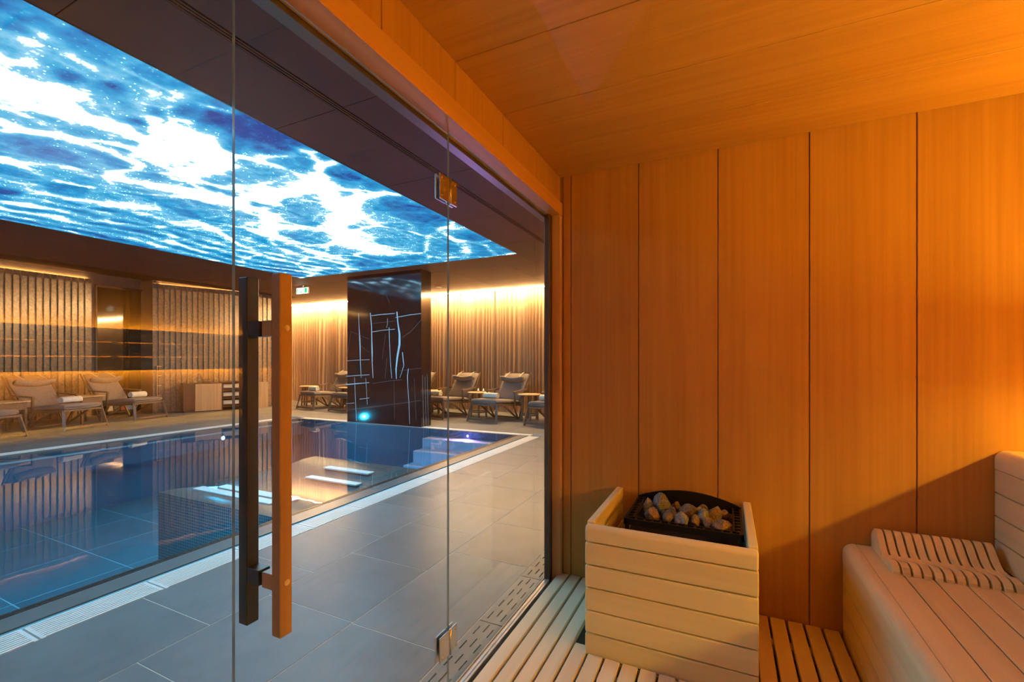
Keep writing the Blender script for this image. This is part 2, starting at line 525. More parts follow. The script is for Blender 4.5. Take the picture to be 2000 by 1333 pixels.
# glass front: two fixed panes and the door between them
def glass_pane(name, y0, y1, z0, z1, parent=None):
    bm = bmesh.new()
    add_box(bm, (-0.0028, -(y1 - y0) / 2, -(z1 - z0) / 2), (0.0028, (y1 - y0) / 2, (z1 - z0) / 2))
    me = bm_mesh(bm, name)
    me.materials.append(M['glass']); me.materials.append(M['edge'])
    for p in me.polygons:
        p.material_index = 0 if abs(p.normal.x) > 0.5 else 1
    return link(name, me, None, parent, (XG, (y0 + y1) / 2, (z0 + z1) / 2))
tag(glass_pane('window_1', 1.4035, 2.43, 0.013, 2.107), kind='structure')
tag(glass_pane('window_2', YF, 0.5985, 0.013, 2.107), kind='structure')
dr = root('door_1', (XG, 1.40, 0.016), kind='structure')
glass_pane('pane', 0.601, 1.400, 0.016, 2.100, dr)
def pull(name, x0, x1, mat, xs0, xs1, post_w):
    y0, y1 = 0.658, 0.688
    h = box(name, (x0, y0, 0.668), (x1, y1, 1.453), mat, dr, bev=0.002)
    for zc in (0.783, 1.335):
        box('standoff', (xs0, y0 + 0.001, zc - 0.017), (xs1, y1 - 0.001, zc + 0.017), mat, h, bev=0.001)
    return h
hw = pull('wooden_pull_bar', -0.888, -0.860, 'handle_wood', -0.921, -0.888, 0.03)
tag(hw, 'warm wooden pull bar inside the sauna')
hb = pull('black_pull_bar', -0.999, -0.970, 'black_matte', -0.970, -0.931, 0.03)
tag(hb, 'black pull bar on the pool side')
for zc in (0.783, 1.335):
    o = link('dowel_plug', lathe_mesh([(0, 0.0009), (0.0062, 0.0009), (0.0066, 0)], 18), 'board_x', hw, (-0.860, 0.675, zc), (0, math.pi / 2, 0))
for z0 in (1.843, 0.187):
    hg = root('hinge', (0, 0, 0))
    hg.parent = dr
    hg.location = Vector((-0.926, 1.4, z0 + 0.045)) - dr.location
    for s in (1, -1):
        for (a, b) in ((-0.066, -0.004), (0.004, 0.046)):
            box('leaf', (XG + s * 0.0055 if s > 0 else XG - 0.0115, 1.4 + a, z0), (XG + 0.0115 if s > 0 else XG - 0.0055, 1.4 + b, z0 + 0.09), 'steel', hg, bev=0.0015)
    k = link('knuckle', lathe_mesh([(0, -0.046), (0.0055, -0.046), (0.0055, 0.046), (0, 0.046)], 12), 'steel', hg, (XG + 0.011, 1.4, z0 + 0.045))
    for dy in (-0.052, 0.034):
        for dz in (0.014, 0.076):
            link('screw', lathe_mesh([(0.0045, 0), (0.0045, 0.0015), (0, 0.002)], 12), 'steel', hg, (XG + 0.0115, 1.4 + dy, z0 + dz), (0, math.pi / 2, 0))

# sauna base floor and duckboard
box('floor', (-0.912, YF, -0.12), (XR, YB, -0.035), 'slot_tile', bev=0)
tag(bpy.data.objects['floor'], kind='structure')
db = root('duckboard', (-0.2, 1.0, -0.035), 'pale wooden slatted duckboard covering the sauna floor', 'duckboard', kind='structure')
HX0, HX1, HY0 = -0.541, 0.108, 1.862
k = 0
while True:
    x0 = -0.881 + 0.0715 * k
    x1 = x0 + 0.0605
    if x1 > 0.478: break
    y1 = YB - 0.004
    if x1 > HX0 - 0.01 and x0 < HX1 + 0.004:
        y1 = 1.872 if k > 4 else YB - 0.004
        if x0 > HX0 - 0.03: y1 = 1.856
        if x0 < HX0 - 0.02: y1 = 1.905
    box('slat', (x0, YF + 0.01, 0.006), (x1, y1, ZD), 'deck', db, bev=0.003)
    k += 1
for yb in (-0.5, 0.3, 1.1, 1.75):
    box('bearer', (-0.881, yb, -0.035), (0.478, yb + 0.05, 0.006), 'deck', db)
box('bearer', (0.125, 2.3, -0.035), (0.478, 2.35, 0.006), 'deck', db)
box('bearer', (-0.881, 2.3, -0.035), (-0.59, 2.35, 0.006), 'deck', db)

# ------------------------------------------------------------------ heater guard, heater, stones
hg = root('heater_guard', (-0.216, 2.15, -0.035), 'pale wooden board surround standing around the stone heater', 'heater guard')
zj = [0.566, 0.494, 0.398, 0.302, 0.206, 0.110, 0.014, -0.035]
def round_front(z0, z1, top=False):
    prof = [(0.034, z0), (0.004, z0), (0.0, z0 + 0.004)]
    if top:
        prof += arc(0.022, z1 - 0.022, 0.022, 180, 90, 6)[0:]
        prof += [(0.034, z1)]
    else:
        prof += [(0.0, z1 - 0.004), (0.004, z1), (0.034, z1)]
    return prof
for i, (b, a) in enumerate(zip(zj, zj[1:])):
    zc = (a + b) / 2
    me = prism_mesh([(y, z - zc) for y, z in round_front(a + 0.005, b, i == 0)], HX1 - HX0, 'x', bev=0.004 if i else 0.006)
    link('front_board', me, 'board_x', hg, ((HX0 + HX1) / 2, HY0, zc))
for sx, x0, x1 in ((-1, HX0, HX0 + 0.034), (1, HX1 - 0.034, HX1)):
    for i, (b, a) in enumerate(zip(zj, zj[1:])):
        zt = b + (0.010 if i == 0 else 0)
        box('side_board', (x0, HY0 + 0.0345, a + 0.004), (x1, YB - 0.02, zt), 'board_y', hg, bev=0.004)
box('inner_back', (HX0 + 0.036, YB - 0.03, -0.03), (HX1 - 0.036, YB - 0.012, 0.40), 'board_x', hg)

ht = root('sauna_heater', (-0.172, 2.24, -0.035), 'black steel electric heater with open stone basket inside wooden guard', 'heater')
BX0, BX1, BY0, BY1, BZ = -0.416, 0.066, 2.052, 2.425, 0.556
box('heater_body', (BX0 + 0.02, BY0 + 0.02, -0.035), (BX1 - 0.02, BY1 - 0.005, 0.45), 'steel_dark', ht, bev=0.006)
def ring_rim():
    l = []
    wz = 0.010
    l.append(((BX0, BY0, BZ - 0.026), (BX1, BY0 + 0.010, BZ)))
    l.append(((BX0, BY0, BZ - 0.026), (BX0 + 0.010, BY1, BZ)))
    l.append(((BX1 - 0.010, BY0, BZ - 0.026), (BX1, BY1, BZ)))
    # inner rails, leaving slots along the rim
    l.append(((BX0 + 0.03, BY0 + 0.030, BZ - 0.008), (BX1 - 0.03, BY0 + 0.038, BZ)))
    l.append(((BX0 + 0.032, BY0 + 0.030, BZ - 0.008), (BX0 + 0.04, BY1, BZ)))
    l.append(((BX1 - 0.04, BY0 + 0.030, BZ - 0.008), (BX1 - 0.032, BY1, BZ)))
    return l
boxes('rim', ring_rim(), 'black', ht, (-0.17, 2.24, 0.5))
br = []
nx = 13
for i in range(nx + 1):
    x = BX0 + 0.01 + (BX1 - BX0 - 0.026) * i / nx
    br.append(((x, BY0 + 0.004, BZ - 0.007), (x + 0.010, BY0 + 0.034, BZ - 0.001)))
for i in range(9):
    y = BY0 + 0.03 + 0.04 * i
    br.append(((BX0 + 0.004, y, BZ - 0.007), (BX0 + 0.036, y + 0.010, BZ - 0.001)))
    br.append(((BX1 - 0.036, y, BZ - 0.007), (BX1 - 0.004, y + 0.010, BZ - 0.001)))
boxes('rim_webs', br, 'black', ht, (-0.17, 2.24, 0.5))['kind'] = 'stuff'
# arched back plate
n = 14
prof = [(BX0, BZ - 0.03)] + [(BX1, BZ - 0.03)]
top = []
for i in range(n + 1):
    t = i / n
    x = BX1 + (BX0 - BX1) * t
    top.append((x, BZ + 0.002 + 0.052 * math.sin(math.pi * t) ** 0.8))
xm, zm = -0.17, 0.58
link('back_plate', prism_mesh([(x - xm, z - zm) for x, z in prof + top], 0.008, 'y'), 'black', ht, (xm, BY1, zm))
pipe = []
for sx in (BX0 + 0.012, BX1 - 0.012):
    pipe.append(((sx - 0.008, BY0 + 0.004, 0.10), (sx + 0.008, BY0 + 0.02, BZ - 0.02)))
for lo_, hi_ in pipe:
    box('corner_leg', lo_, hi_, 'black', ht)
# element guard plate inside under the stones
box('stone_tray', (BX0 + 0.02, BY0 + 0.02, 0.45), (BX1 - 0.02, BY1 - 0.006, 0.502), 'black', ht)

def stone_mesh(sx, sy, sz, seed):
    rnd = random.Random(seed)
    bm = bmesh.new()
    bmesh.ops.create_icosphere(bm, subdivisions=2, radius=1.0)
    planes = []
    for _ in range(13):
        d = Vector((rnd.uniform(-1, 1), rnd.uniform(-1, 1), rnd.uniform(-1, 1))).normalized()
        planes.append((d, rnd.uniform(0.50, 0.80)))
    for v in bm.verts:
        p = v.co.copy()
        for d, h in planes:
            k = p.dot(d) - h
            if k > 0: p -= d * k * 0.96
        p += Vector((rnd.uniform(-1, 1), rnd.uniform(-1, 1), rnd.uniform(-1, 1))) * 0.02
        v.co = Vector((p.x * sx, p.y * sy, p.z * sz))
    return bm_mesh(bm, 'stone')
# crop coordinates of the stones seen in the basket -> points on the stone bed
SB = [  # (u, v, half width, half height, grey?, z, label)
    (475, 335, 52, 72, 1, .555, 'thin grey stone leaning against the largest stone in heater basket'),
    (655, 310, 118, 100, 1, .575, 'largest grey angular stone in heater basket'),
    (600, 425, 100, 62, 0, .560, 'brown wedge stone below the largest grey stone'),
    (795, 370, 70, 60, 0, .565, 'rust brown stone beside the largest grey stone'),
    (890, 290, 66, 48, 0, .560, 'small brown stone against the arched back plate'),
    (1020, 375, 110, 72, 0, .575, 'broad two toned stone in the middle of heater basket'),
    (815, 478, 66, 34, 0, .555, 'small flat brown stone at the front rim'),
    (965, 480, 80, 58, 1, .560, 'pale grey stone at the front rim of heater basket'),
    (1080, 500, 60, 52, 0, .555, 'dark brown stone beside pale grey stone at rim'),
    (1210, 490, 74, 66, 1, .560, 'grey stone with a flat face near basket corner'),
    (1370, 430, 92, 78, 0, .565, 'bumpy rust brown stone right of the basket middle'),
    (1515, 415, 66, 58, 0, .560, 'mottled brown stone beside the slotted basket end'),
    (1310, 545, 66, 48, 0, .550, 'low brown stone behind the front rim'),
    (1450, 580, 92, 54, 0, .552, 'flat orange brown stone in the basket corner'),
    (1205, 405, 56, 44, 0, .550, 'dark stone sunk between the middle stones'),
    (1140, 440, 48, 40, 1, .545, 'small grey stone sunk in the middle of basket'),
    (720, 465, 40, 34, 0, .545, 'small dark stone sunk near the front rim'),
]
ZT = 0.505                       # top of the stone tray
SS = 0.00047
pos, rad = [], []
for (u, v, hu, hv, g, z, lab) in SB:
    p = on_z(1180 + u * .16, 930 + v * .16, z)
    r = hu * SS * 0.92
    pos.append([p.x, p.y]); rad.append(r)
for it in range(200):            # settle the stones beside each other inside the basket
    for a in range(len(pos)):
        for b in range(a):
            dx, dy = pos[a][0] - pos[b][0], pos[a][1] - pos[b][1]
            d = math.hypot(dx, dy) + 1e-6
            need = (rad[a] + rad[b]) * 0.93
            if d < need:
                k_ = (need - d) / d * 0.5
                pos[a][0] += dx * k_; pos[a][1] += dy * k_; pos[b][0] -= dx * k_; pos[b][1] -= dy * k_
        pos[a][0] = min(max(pos[a][0], BX0 + 0.042 + rad[a]), BX1 - 0.042 - rad[a])
        pos[a][1] = min(max(pos[a][1], BY0 + 0.040 + rad[a]), BY1 - 0.008 - rad[a])
for i, (u, v, hu, hv, g, z, lab) in enumerate(SB):
    hz = max(hv * SS * 1.05, 0.026)
    me = stone_mesh(rad[i] * 1.12, rad[i] * 1.12, hz * 1.3, 100 + i)
    low = min(vv.co.z for vv in me.vertices)
    o = link('sauna_stone', me, 'stone_grey' if g else 'stone_brown', None, (pos[i][0], pos[i][1], ZT - low + 0.002), (0, 0, random.uniform(0, 6)))
    tag(o, lab, 'stone', 'stones in the heater basket')

# ------------------------------------------------------------------ benches
ZS = 0.440
YE = YF + 0.01
LY = YB - 0.004 - YE
YM = (YB - 0.004 + YE) / 2
lb = root('lower_sauna_bench', (0.73, 1.0, ZD - 0.07), 'lower wooden sauna bench with rounded front edge carrying slatted headrest', 'bench')
nose = [(0.048, -0.0925)] + [(0.0, -0.0925)] + arc(0.042, -0.042, 0.042, 180, 90, 8) + [(0.048, 0.0), (0.048, -0.03), (0.03, -0.05)]
o = link('nose_board', prism_mesh(nose, LY, 'y'), 'board_y', lb, (0.478, YM, ZS))
sj = [0.526, 0.617, 0.708, 0.799, 0.890, 0.984]
for a, b in zip(sj, sj[1:]):
    box('seat_board', (a + 0.0026, YE, ZS - 0.022), (b - 0.0016, YB - 0.004, ZS), 'board_y', lb, bev=0.0015)
fz = [0.3455, 0.2505, 0.1555, 0.0605, -0.03]
for b, a in zip(fz, fz[1:]):
    box('front_board', (0.479, YE, a + 0.003), (0.503, YB - 0.004, b - 0.0008), 'board_y', lb, bev=0.0014)
box('support_frame', (0.51, YE, -0.03), (0.97, YB - 0.01, ZS - 0.03), 'board_y', lb)

ub = root('upper_sauna_bench', (1.2, 1.0, 0), 'upper wooden sauna bench with boarded front rising behind lower seat', 'bench')
ZU = 0.902
nose2 = [(0.048, -0.075)] + [(0.0, -0.075)] + arc(0.036, -0.036, 0.036, 180, 90, 8) + [(0.048, 0.0), (0.048, -0.03), (0.03, -0.05)]
link('nose_board', prism_mesh(nose2, LY, 'y'), 'board_y', ub, (0.986, YM, ZU))
uz = [0.8255, 0.7305, 0.6355, 0.5405, ZS + 0.002]
for b, a in zip(uz, uz[1:]):
    box('front_board', (0.986, YE, a + 0.003), (1.006, YB - 0.004, b - 0.0014), 'board_y', ub, bev=0.0015)
for i in range(4):
    a = 1.0345 + 0.095 * i
    box('seat_board', (a + 0.0018, YE, ZU - 0.026), (a + 0.0938, YB - 0.004, ZU), 'board_y', ub, bev=0.0018)
box('support_frame', (1.012, YE, -0.03), (1.41, YB - 0.01, ZU - 0.03), 'board_y', ub)
bk = root('seat_back_boards', (1.45, 1.0, 1.2), 'boarded wooden backrest fixed to wall above upper bench', 'backrest')
for i in range(3):
    box('board', (1.425, YE + 0.02, 1.205 + 0.085 * i + 0.002), (1.447, YB - 0.02, 1.205 + 0.085 * (i + 1) - 0.002), 'dark_wood' if False else 'board_y', bk, bev=0.002)
for y in (-0.4, 0.5, 1.4, 2.3):
    box('bracket', (1.447, y, 1.225), (XR - 0.001, y + 0.03, 1.44), 'board_x', bk)
led = box('backrest_light_strip_offscreen', (1.450, YE + 0.05, 1.444), (1.484, YB - 0.05, 1.4565), 'led_sauna')
tag(led, 'warm glowing light strip along top of sauna backrest', 'light strip')
led = box('under_backrest_light_strip_offscreen', (1.450, YE + 0.05, 1.2085), (1.484, YB - 0.05, 1.220), 'led_sauna')
tag(led, 'warm glowing light strip along underside of sauna backrest', 'light strip')

# added, unseen backrest behind the camera, once put in to hold light strips
bk_added = root('seat_back_boards', (0.3, YF + 0.06, 1.2), 'added unseen boarded wooden backrest on the sauna wall opposite the heater', 'backrest')
for i in range(3):
    box('board', (-0.80, YF + 0.053, 1.205 + 0.085 * i + 0.002), (1.40, YF + 0.075, 1.205 + 0.085 * (i + 1) - 0.002), 'board_x', bk_added, bev=0.002)
for x in (-0.6, 0.3, 1.2):
    box('bracket', (x, YF + 0.001, 1.225), (x + 0.03, YF + 0.053, 1.44), 'board_y', bk_added)

# slatted headrest
hr = root('sauna_headrest', (0.76, 2.35, ZS), 'wavy wooden slatted headrest lying on lower bench', 'headrest')
def hump(y):      # top curve over depth (0 front .. 0.285 back)
    t = y / 0.285
    return 0.020 + 0.030 * math.exp(-((t - 0.16) / 0.16) ** 2) * 0.55 + 0.078 * math.exp(-((t - 0.82) / 0.22) ** 2)
pts = [i / 28 * 0.285 for i in range(29)]
upper = [(y, hump(y) - (0.014 if i == 0 else 0)) for i, y in enumerate(pts)]
lower = [(y, max(0.002, hump(y) - 0.020) if 0.05 < y < 0.275 else 0.002) for y in pts]
prof = upper + [(0.288, 0.05), (0.286, 0.0)] + list(reversed(lower))[0:]
nsl = 12
HX, HYF = 0.578, 2.205
pitch = 0.379 / nsl
endp = upper + [(0.288, 0.05), (0.286, 0.0), (0.0, 0.0)]
solid = prism_mesh([(y - 0.14, z) for y, z in endp], 0.020, 'x')
me_sl = prism_mesh([(y - 0.14, z) for y, z in endp], pitch - 0.0075, 'x', bev=0.0015)
for i in range(nsl):
    link('slat', me_sl, 'board_y', hr, (HX + pitch * (i + 0.5), HYF + 0.14, ZS))
# ridge that ties the slats together
ridge = [(0.105, 0.0), (0.105, hump(0.105) - 0.001), (0.125, hump(0.125) - 0.001), (0.135, hump(0.135) - 0.001), (0.135, 0.0)]
link('ridge', prism_mesh([(y - 0.12, z) for y, z in ridge], 0.375, 'x'), 'board_x', hr, (HX + 0.19, HYF + 0.12, ZS))

# ================================================================== POOL HALL
ZH = 3.03
PX0, PX1, PY1, PY0 = -8.60, -3.26, 7.0, -2.6      # water edges
# ---- floor with tiles
fl = root('floor.001', (-6, 5, 0), kind='structure')
boxes('bed', [((-1.088, -3.2, -0.2), (-2.812, 10.5, -0.0012)),
              ((-0.951, -3.2, -0.2), (-1.088, 10.5, -0.10)),
              ((-2.812, 7.18, -0.2), (-13.6, 10.5, -0.0012)),
              ((-8.985, -3.2, -0.2), (-13.6, 7.18, -0.0012)),
              ((-2.812, -3.2, -0.2), (-8.985, -2.8, -0.0012))], 'grout', fl, (-6, 5, 0))
def tile(x0, x1, y0, y1, mat='tile', name='tile', g=0.0030, z=0.0):
    return box(name, (min(x0, x1) + g, y0 + g, z - 0.02), (max(x0, x1) - g, y1 - g, z), mat, fl)
for (xa, xb, joints) in ((-1.63, -1.09, [-0.17, 0.434, 1.034, 1.634, 2.53, 3.13, 3.73, 4.33, 4.93, 5.53, 6.13, 6.73, 7.18]),
                         (-2.23, -1.63, [-0.17, 0.434, 1.034, 1.64, 2.235, 2.84, 3.44, 4.04, 4.64, 5.24, 5.84, 6.44, 7.18]),
                         (-2.812, -2.23, [-0.17, 0.73, 1.33, 1.93, 2.53, 3.13, 3.73, 4.33, 4.93, 5.53, 6.13, 6.73, 7.18])):
    for a, b in zip(joints, joints[1:]):
        tile(xa, xb, a, b)
for i in range(19):
    for j in range(5):
        tile(-1.09 - 0.6 * i, -1.69 - 0.6 * i, 7.18 + 0.6 * j, 7.78 + 0.6 * j)
for i in range(7):
    for j in range(9):
        tile(-8.985 - 0.6 * i, -9.585 - 0.6 * i, 7.18 - 0.6 * j - 0.6, 7.18 - 0.6 * j)
# slotted drain tiles along the glass
def drain_mesh():
    cols = [-0.0415 + 0.036 * q for q in range(3)]
    slots = [(c, -0.22 + 0.12 * r + (0.03 if q == 1 else 0)) for q, c in enumerate(cols) for r in range(4)]
    xs_ = sorted({-0.0665, 0.0665} | {c for c in cols} | {c + 0.0065 for c in cols})
    ys_ = sorted({-0.247, 0.247} | {round(y0, 4) for _, y0 in slots} | {round(y0 + 0.066, 4) for _, y0 in slots})
    bm = bmesh.new()
    G = [[bm.verts.new((a, b, 0)) for b in ys_] for a in xs_]
    for i in range(len(xs_) - 1):
        for j in range(len(ys_) - 1):
            mx_, my_ = (xs_[i] + xs_[i + 1]) / 2, (ys_[j] + ys_[j + 1]) / 2
            if any(c < mx_ < c + 0.0065 and y0 < my_ < y0 + 0.066 for c, y0 in slots):
                continue
            bm.faces.new((G[i][j], G[i + 1][j], G[i + 1][j + 1], G[i][j + 1]))
    top = bm.faces[:]
    ret = bmesh.ops.extrude_face_region(bm, geom=top)
    bmesh.ops.translate(bm, vec=(0, 0, -0.02), verts=[e for e in ret['geom'] if isinstance(e, bmesh.types.BMVert)])
    return bm_mesh(bm, 'drain_tile')
me_dr = drain_mesh()
y = -0.58
while y < 2.6:
    link('drain_tile', me_dr, 'slot_tile', fl, (-1.0205, y + 0.25, 0.0))
    y += 0.5

# ---- pool
pool = root('swimming_pool', (-6, 3, 0), 'blue tiled indoor swimming pool under the luminous ceiling', 'pool', kind='structure')
ZP = -0.98
boxes('pool_wall', [((PX1, PY0, ZP), (PX1 + 0.12, PY1, -0.03)), ((PX0 - 0.12, PY0, ZP), (PX0, PY1, -0.03)),
                    ((PX0 - 0.12, PY1, ZP), (PX1 + 0.12, PY1 + 0.12, -0.03)), ((PX0 - 0.12, PY0 - 0.12, ZP), (PX1 + 0.12, PY0, -0.03))],
      'pool_wall', pool, (-6, 3, 0))
box('pool_bed', (PX0 - 0.1, PY0 - 0.1, ZP - 0.1), (PX1 + 0.1, PY1 + 0.1, ZP - 0.001), 'pool_grout', pool)
px = [PX1 - 0.89 * i for i in range(7)]; px[-1] = PX0
pyj = [PY1 - 0.87 * i for i in range(12)]; pyj[-1] = PY0
for a, b in zip(px, px[1:]):
    for d, c in zip(pyj, pyj[1:]):
        box('floor_tile', (b + 0.005, c + 0.005, ZP - 0.03), (a - 0.005, d - 0.005, ZP), 'pool_tile', pool)
# overflow lip just under the water along the slat wall side
box('overflow_lip', (PX0, PY0, -0.34), (-8.42, PY1, -0.062), 'pool_wall', pool)
box('lip_edge', (-8.43, PY0, -0.070), (-8.40, PY1, -0.050), 'pool_grout', pool)
# coping around the water, grate round it
cop = [((PX1 + 0.055, PY0, -0.03), (-3.045, PY1 + 0.05, -0.002)),
       ((-8.775, PY0, -0.03), (PX0 - 0.01, PY1 + 0.05, -0.006)),
       ((-8.775, PY1 - 0.0, -0.03), (-3.045, PY1 + 0.045, -0.006))]
for lo, hi in cop:
    box('coping', lo, hi, 'coping', pool)
gb = [((-3.14, PY0, -0.20), (-2.812, 7.18, -0.13)), ((-8.985, PY0, -0.20), (-8.72, 7.18, -0.13)), ((-8.72, PY1 + 0.12, -0.20), (-3.14, 7.18, -0.13))]
for lo, hi in gb:
    box('gutter', lo, hi, 'coping', pool)
box('gutter_edge', (-3.045, PY0, -0.03), (-3.007, PY1 + 0.05, -0.010), 'pool_grout', pool)
# mosaic strip between coping and water
bm = bmesh.new()
yy = -0.5
while yy < PY1 - 0.02:
    for q in range(2):
        add_box(bm, (PX1 + 0.002 + 0.027 * q - 0, yy - 2, -0.012), (PX1 + 0.027 + 0.027 * q - 0.002, yy + 0.043 - 2, -0.001))
    yy += 0.046
st = link('mosaic_strip', bm_mesh(bm, 'mosaic_strip'), 'black', pool, (0, 2, 0))
st['kind'] = 'stuff'
box('mosaic_bed', (PX1 - 0.004, PY0, -0.03), (PX1 + 0.056, PY1, -0.006), 'grout', pool)
# grates: near side in 0.5 m sections of ten long bars each
bmg = bmesh.new()
for q in range(9):
    x = -0.0865 + 0.0208 * q
    add_box(bmg, (x - 0.0066, -0.2425, -0.018), (x + 0.0066, 0.2425, 0.0))
for yy in (-0.24, 0.24):
    add_box(bmg, (-0.094, yy - 0.008, -0.02), (0.094, yy + 0.008, -0.0005))
me_g = bm_mesh(bmg, 'grate_section'); me_g.materials.append(M['grate'])
y = 7.18 - 0.25
while y > -1.0:
    link('grate_section', me_g, None, pool, (-2.908, y - 0.19, 0))
    link('grate_section', me_g, None, pool, (-8.885, y - 0.19, 0))
    y -= 0.505
x = -3.25
while x > -8.75:
    o = link('grate_section', me_g, None, pool, (x, 7.11, 0), (0, 0, math.pi / 2))
    o.scale = (0.7, 1, 1)
    x -= 0.505
# water
wt = box('water', (PX0, PY0, -0.010), (PX1, PY1, -0.009), 'water', pool)
bm = bmesh.new()
vs = [bm.verts.new(p) for p in ((PX0, PY0, 0), (PX1, PY0, 0), (PX1, PY1, 0), (PX0, PY1, 0))]
bm.faces.new(vs)
wt.data = bm_mesh(bm, 'water'); wt.data.materials.append(M['water'])
wt.location = Vector((0, 0, -0.008)) - pool.location

# underwater mosaic lounger
wl = root('underwater_lounger', (-4.6, 3.6, ZP), 'dark mosaic tiled lounger bench standing under the pool water', 'lounger')
def wave(y):
    return -0.20 - 0.07 * math.cos((y - 2.75) / 1.9 * 2 * math.pi * 1.0 + math.pi)
ny = 40
bm = bmesh.new()
LX0, LX1, LY0, LY1 = -5.45, -3.27, 2.72, 4.75
rows = []
for i in range(ny + 1):
    y = LY0 + (LY1 - LY0) * i / ny
    rows.append((y, wave(y)))
T = [[bm.verts.new((x, y, z)) for y, z in rows] for x in (LX0, LX1)]
Bm = [[bm.verts.new((x, y, ZP)) for y, z in rows] for x in (LX0, LX1)]
uvl = bm.loops.layers.uv.new('UVMap')
fcs = []
for i in range(ny):
    fcs.append((bm.faces.new((T[0][i], T[1][i], T[1][i + 1], T[0][i + 1])), 'xy'))
    fcs.append((bm.faces.new((T[0][i], T[0][i + 1], Bm[0][i + 1], Bm[0][i])), 'yz'))
    fcs.append((bm.faces.new((T[1][i], Bm[1][i], Bm[1][i + 1], T[1][i + 1])), 'yz'))
fcs.append((bm.faces.new((T[0][0], Bm[0][0], Bm[1][0], T[1][0])), 'xz'))
fcs.append((bm.faces.new((T[0][ny], T[1][ny], Bm[1][ny], Bm[0][ny])), 'xz'))
for f, pl in fcs:
    for l in f.loops:
        c = l.vert.co
        l[uvl].uv = {'xy': (c.x, c.y), 'yz': (c.y, c.z), 'xz': (c.x, c.z)}[pl]
bmesh.ops.translate(bm, vec=(4.6, -3.6, 0), verts=bm.verts)
link('mosaic_bench', bm_mesh(bm, 'mosaic_bench'), 'mosaic', wl, (-4.6, 3.6, 0))
for (y0, y1, x0, x1) in ((2.98, 3.09, -5.30, -4.05), (3.27, 3.39, -5.35, -4.10), (4.02, 4.13, -4.80, -3.95), (4.30, 4.42, -4.80, -4.02)):
    zc = max(wave(y0), wave(y1)) + 0.012
    box('white_inlay', (x0, y0, zc - 0.02), (x1, y1, zc), 'white_plate', wl, bev=0.003)
# corner steps
stp = root('pool_steps', (-4.1, 6.6, ZP), 'tiled entry steps in the violet lit pool corner', 'steps')
for i, (x0, x1, y0, z) in enumerate(((-5.0, -3.262, 6.72, -0.14), (-5.0, -3.262, 6.45, -0.32), (-5.0, -3.262, 6.18, -0.52), (-5.0, -3.262, 5.92, -0.74))):
    box('step', (x0, y0, ZP), (x1, y0 + 0.272, z), 'step_tile', stp, bev=0.01)

def pool_lamp(x, y, z, nrm, lab, power, col, mat, r=0.045):
    o = root('pool_lamp', (x, y, z), lab, 'pool lamp')
    rot = Vector((0, 0, 1)).rotation_difference(Vector(nrm)).to_euler()
    link('lens', lathe_mesh([(0, 0.012), (r * 0.8, 0.010), (r * 0.82, 0)], 20), mat, o, (0, 0, 0), rot, False)
    link('bezel', lathe_mesh([(r * 0.82, 0.012), (r, 0.010), (r * 1.05, 0)], 20), 'steel', o, (0, 0, 0), rot, False)
    ld = bpy.data.lights.new('pool_lamp_light', 'AREA')
    ld.shape = 'DISK'; ld.size = r * 1.6; ld.energy = power; ld.color = col; ld.spread = math.radians(170)
    lo = bpy.data.objects.new('pool_lamp_light', ld)
    COL.objects.link(lo)
    lo.parent = o
    lo.location = Vector(nrm) * 0.02
    lo.rotation_euler = Vector((0, 0, -1)).rotation_difference(Vector(nrm)).to_euler()
BLUE = (0.03, 0.58, 1.0)
pool_lamp(-8.418, 5.25, -0.16, (1, 0, 0), 'bright blue underwater lamp in pool wall below the wooden cabinet', P_POOL, BLUE, 'lamp_lens')
pool_lamp(PX1 - 0.002, 1.55, -0.45, (-1, 0, 0), 'blue underwater lamp in pool wall beside the overflow grate', P_POOL * 1.3, BLUE, 'lamp_lens')
pool_lamp(PX1 - 0.002, 5.3, -0.45, (-1, 0, 0), 'blue underwater lamp beside the corner steps', P_POOL * 0.45, BLUE, 'lamp_lens')
pool_lamp(-4.2, PY1 - 0.002, -0.085, (0, -1, 0), 'violet underwater lamp over the corner steps', P_POOL * 0.8, (0.5, 0.28, 1.0), 'lamp_violet', 0.03)

# ---- hall ceiling
LX_A, LX_B, LY_A, LY_B = -8.17, -3.105, -2.6, 6.745
hc = root('ceiling.001', (-6, 4, ZH), kind='structure')
boxes('backing', [((-0.96, -3.2, ZH + 0.02), (-3.09, 9.93, ZH + 0.2)), ((-8.19, -3.2, ZH + 0.02), (-10.7, 9.93, ZH + 0.2)),
                  ((-3.09, 6.76, ZH + 0.02), (-8.19, 9.93, ZH + 0.2)), ((-10.7, 8.6, ZH + 0.02), (-13.6, 9.93, ZH + 0.2)),
                  ((-3.09, -3.2, ZH + 0.02), (-8.19, -2.6, ZH + 0.2))], 'hall_ceil', hc, (-6, 4, ZH))
def cpan(x0, x1, y0, y1):
    box('panel', (min(x0, x1) + 0.003, y0 + 0.003, ZH), (max(x0, x1) - 0.003, y1 - 0.003, ZH + 0.022), 'hall_ceil', hc)
cy = [-2.6, -1.42, -0.17, 1.08, 2.33, 3.58, 4.83, 6.08, 7.45]
for a, b in zip(cy, cy[1:]):
    cpan(-0.96, -2.405, a, b); cpan(-2.475, -3.102, a, b)
    cpan(-8.172, -9.0, a, b); cpan(-9.0, -10.7, a, b)
cxs = [-0.96, -2.405, -3.65, -4.9, -6.15, -7.4, -8.65, -9.9, -11.15, -12.4, -13.6]
for b, a in zip(cxs, cxs[1:]):
    if a > -9.0:
        cpan(a, b, 7.45, 8.7)
    cpan(a, b, 8.7, 9.92)
cpan(-9.0, -8.65, 7.45, 8.7); cpan(-10.7, -9.0, 7.45, 8.7)
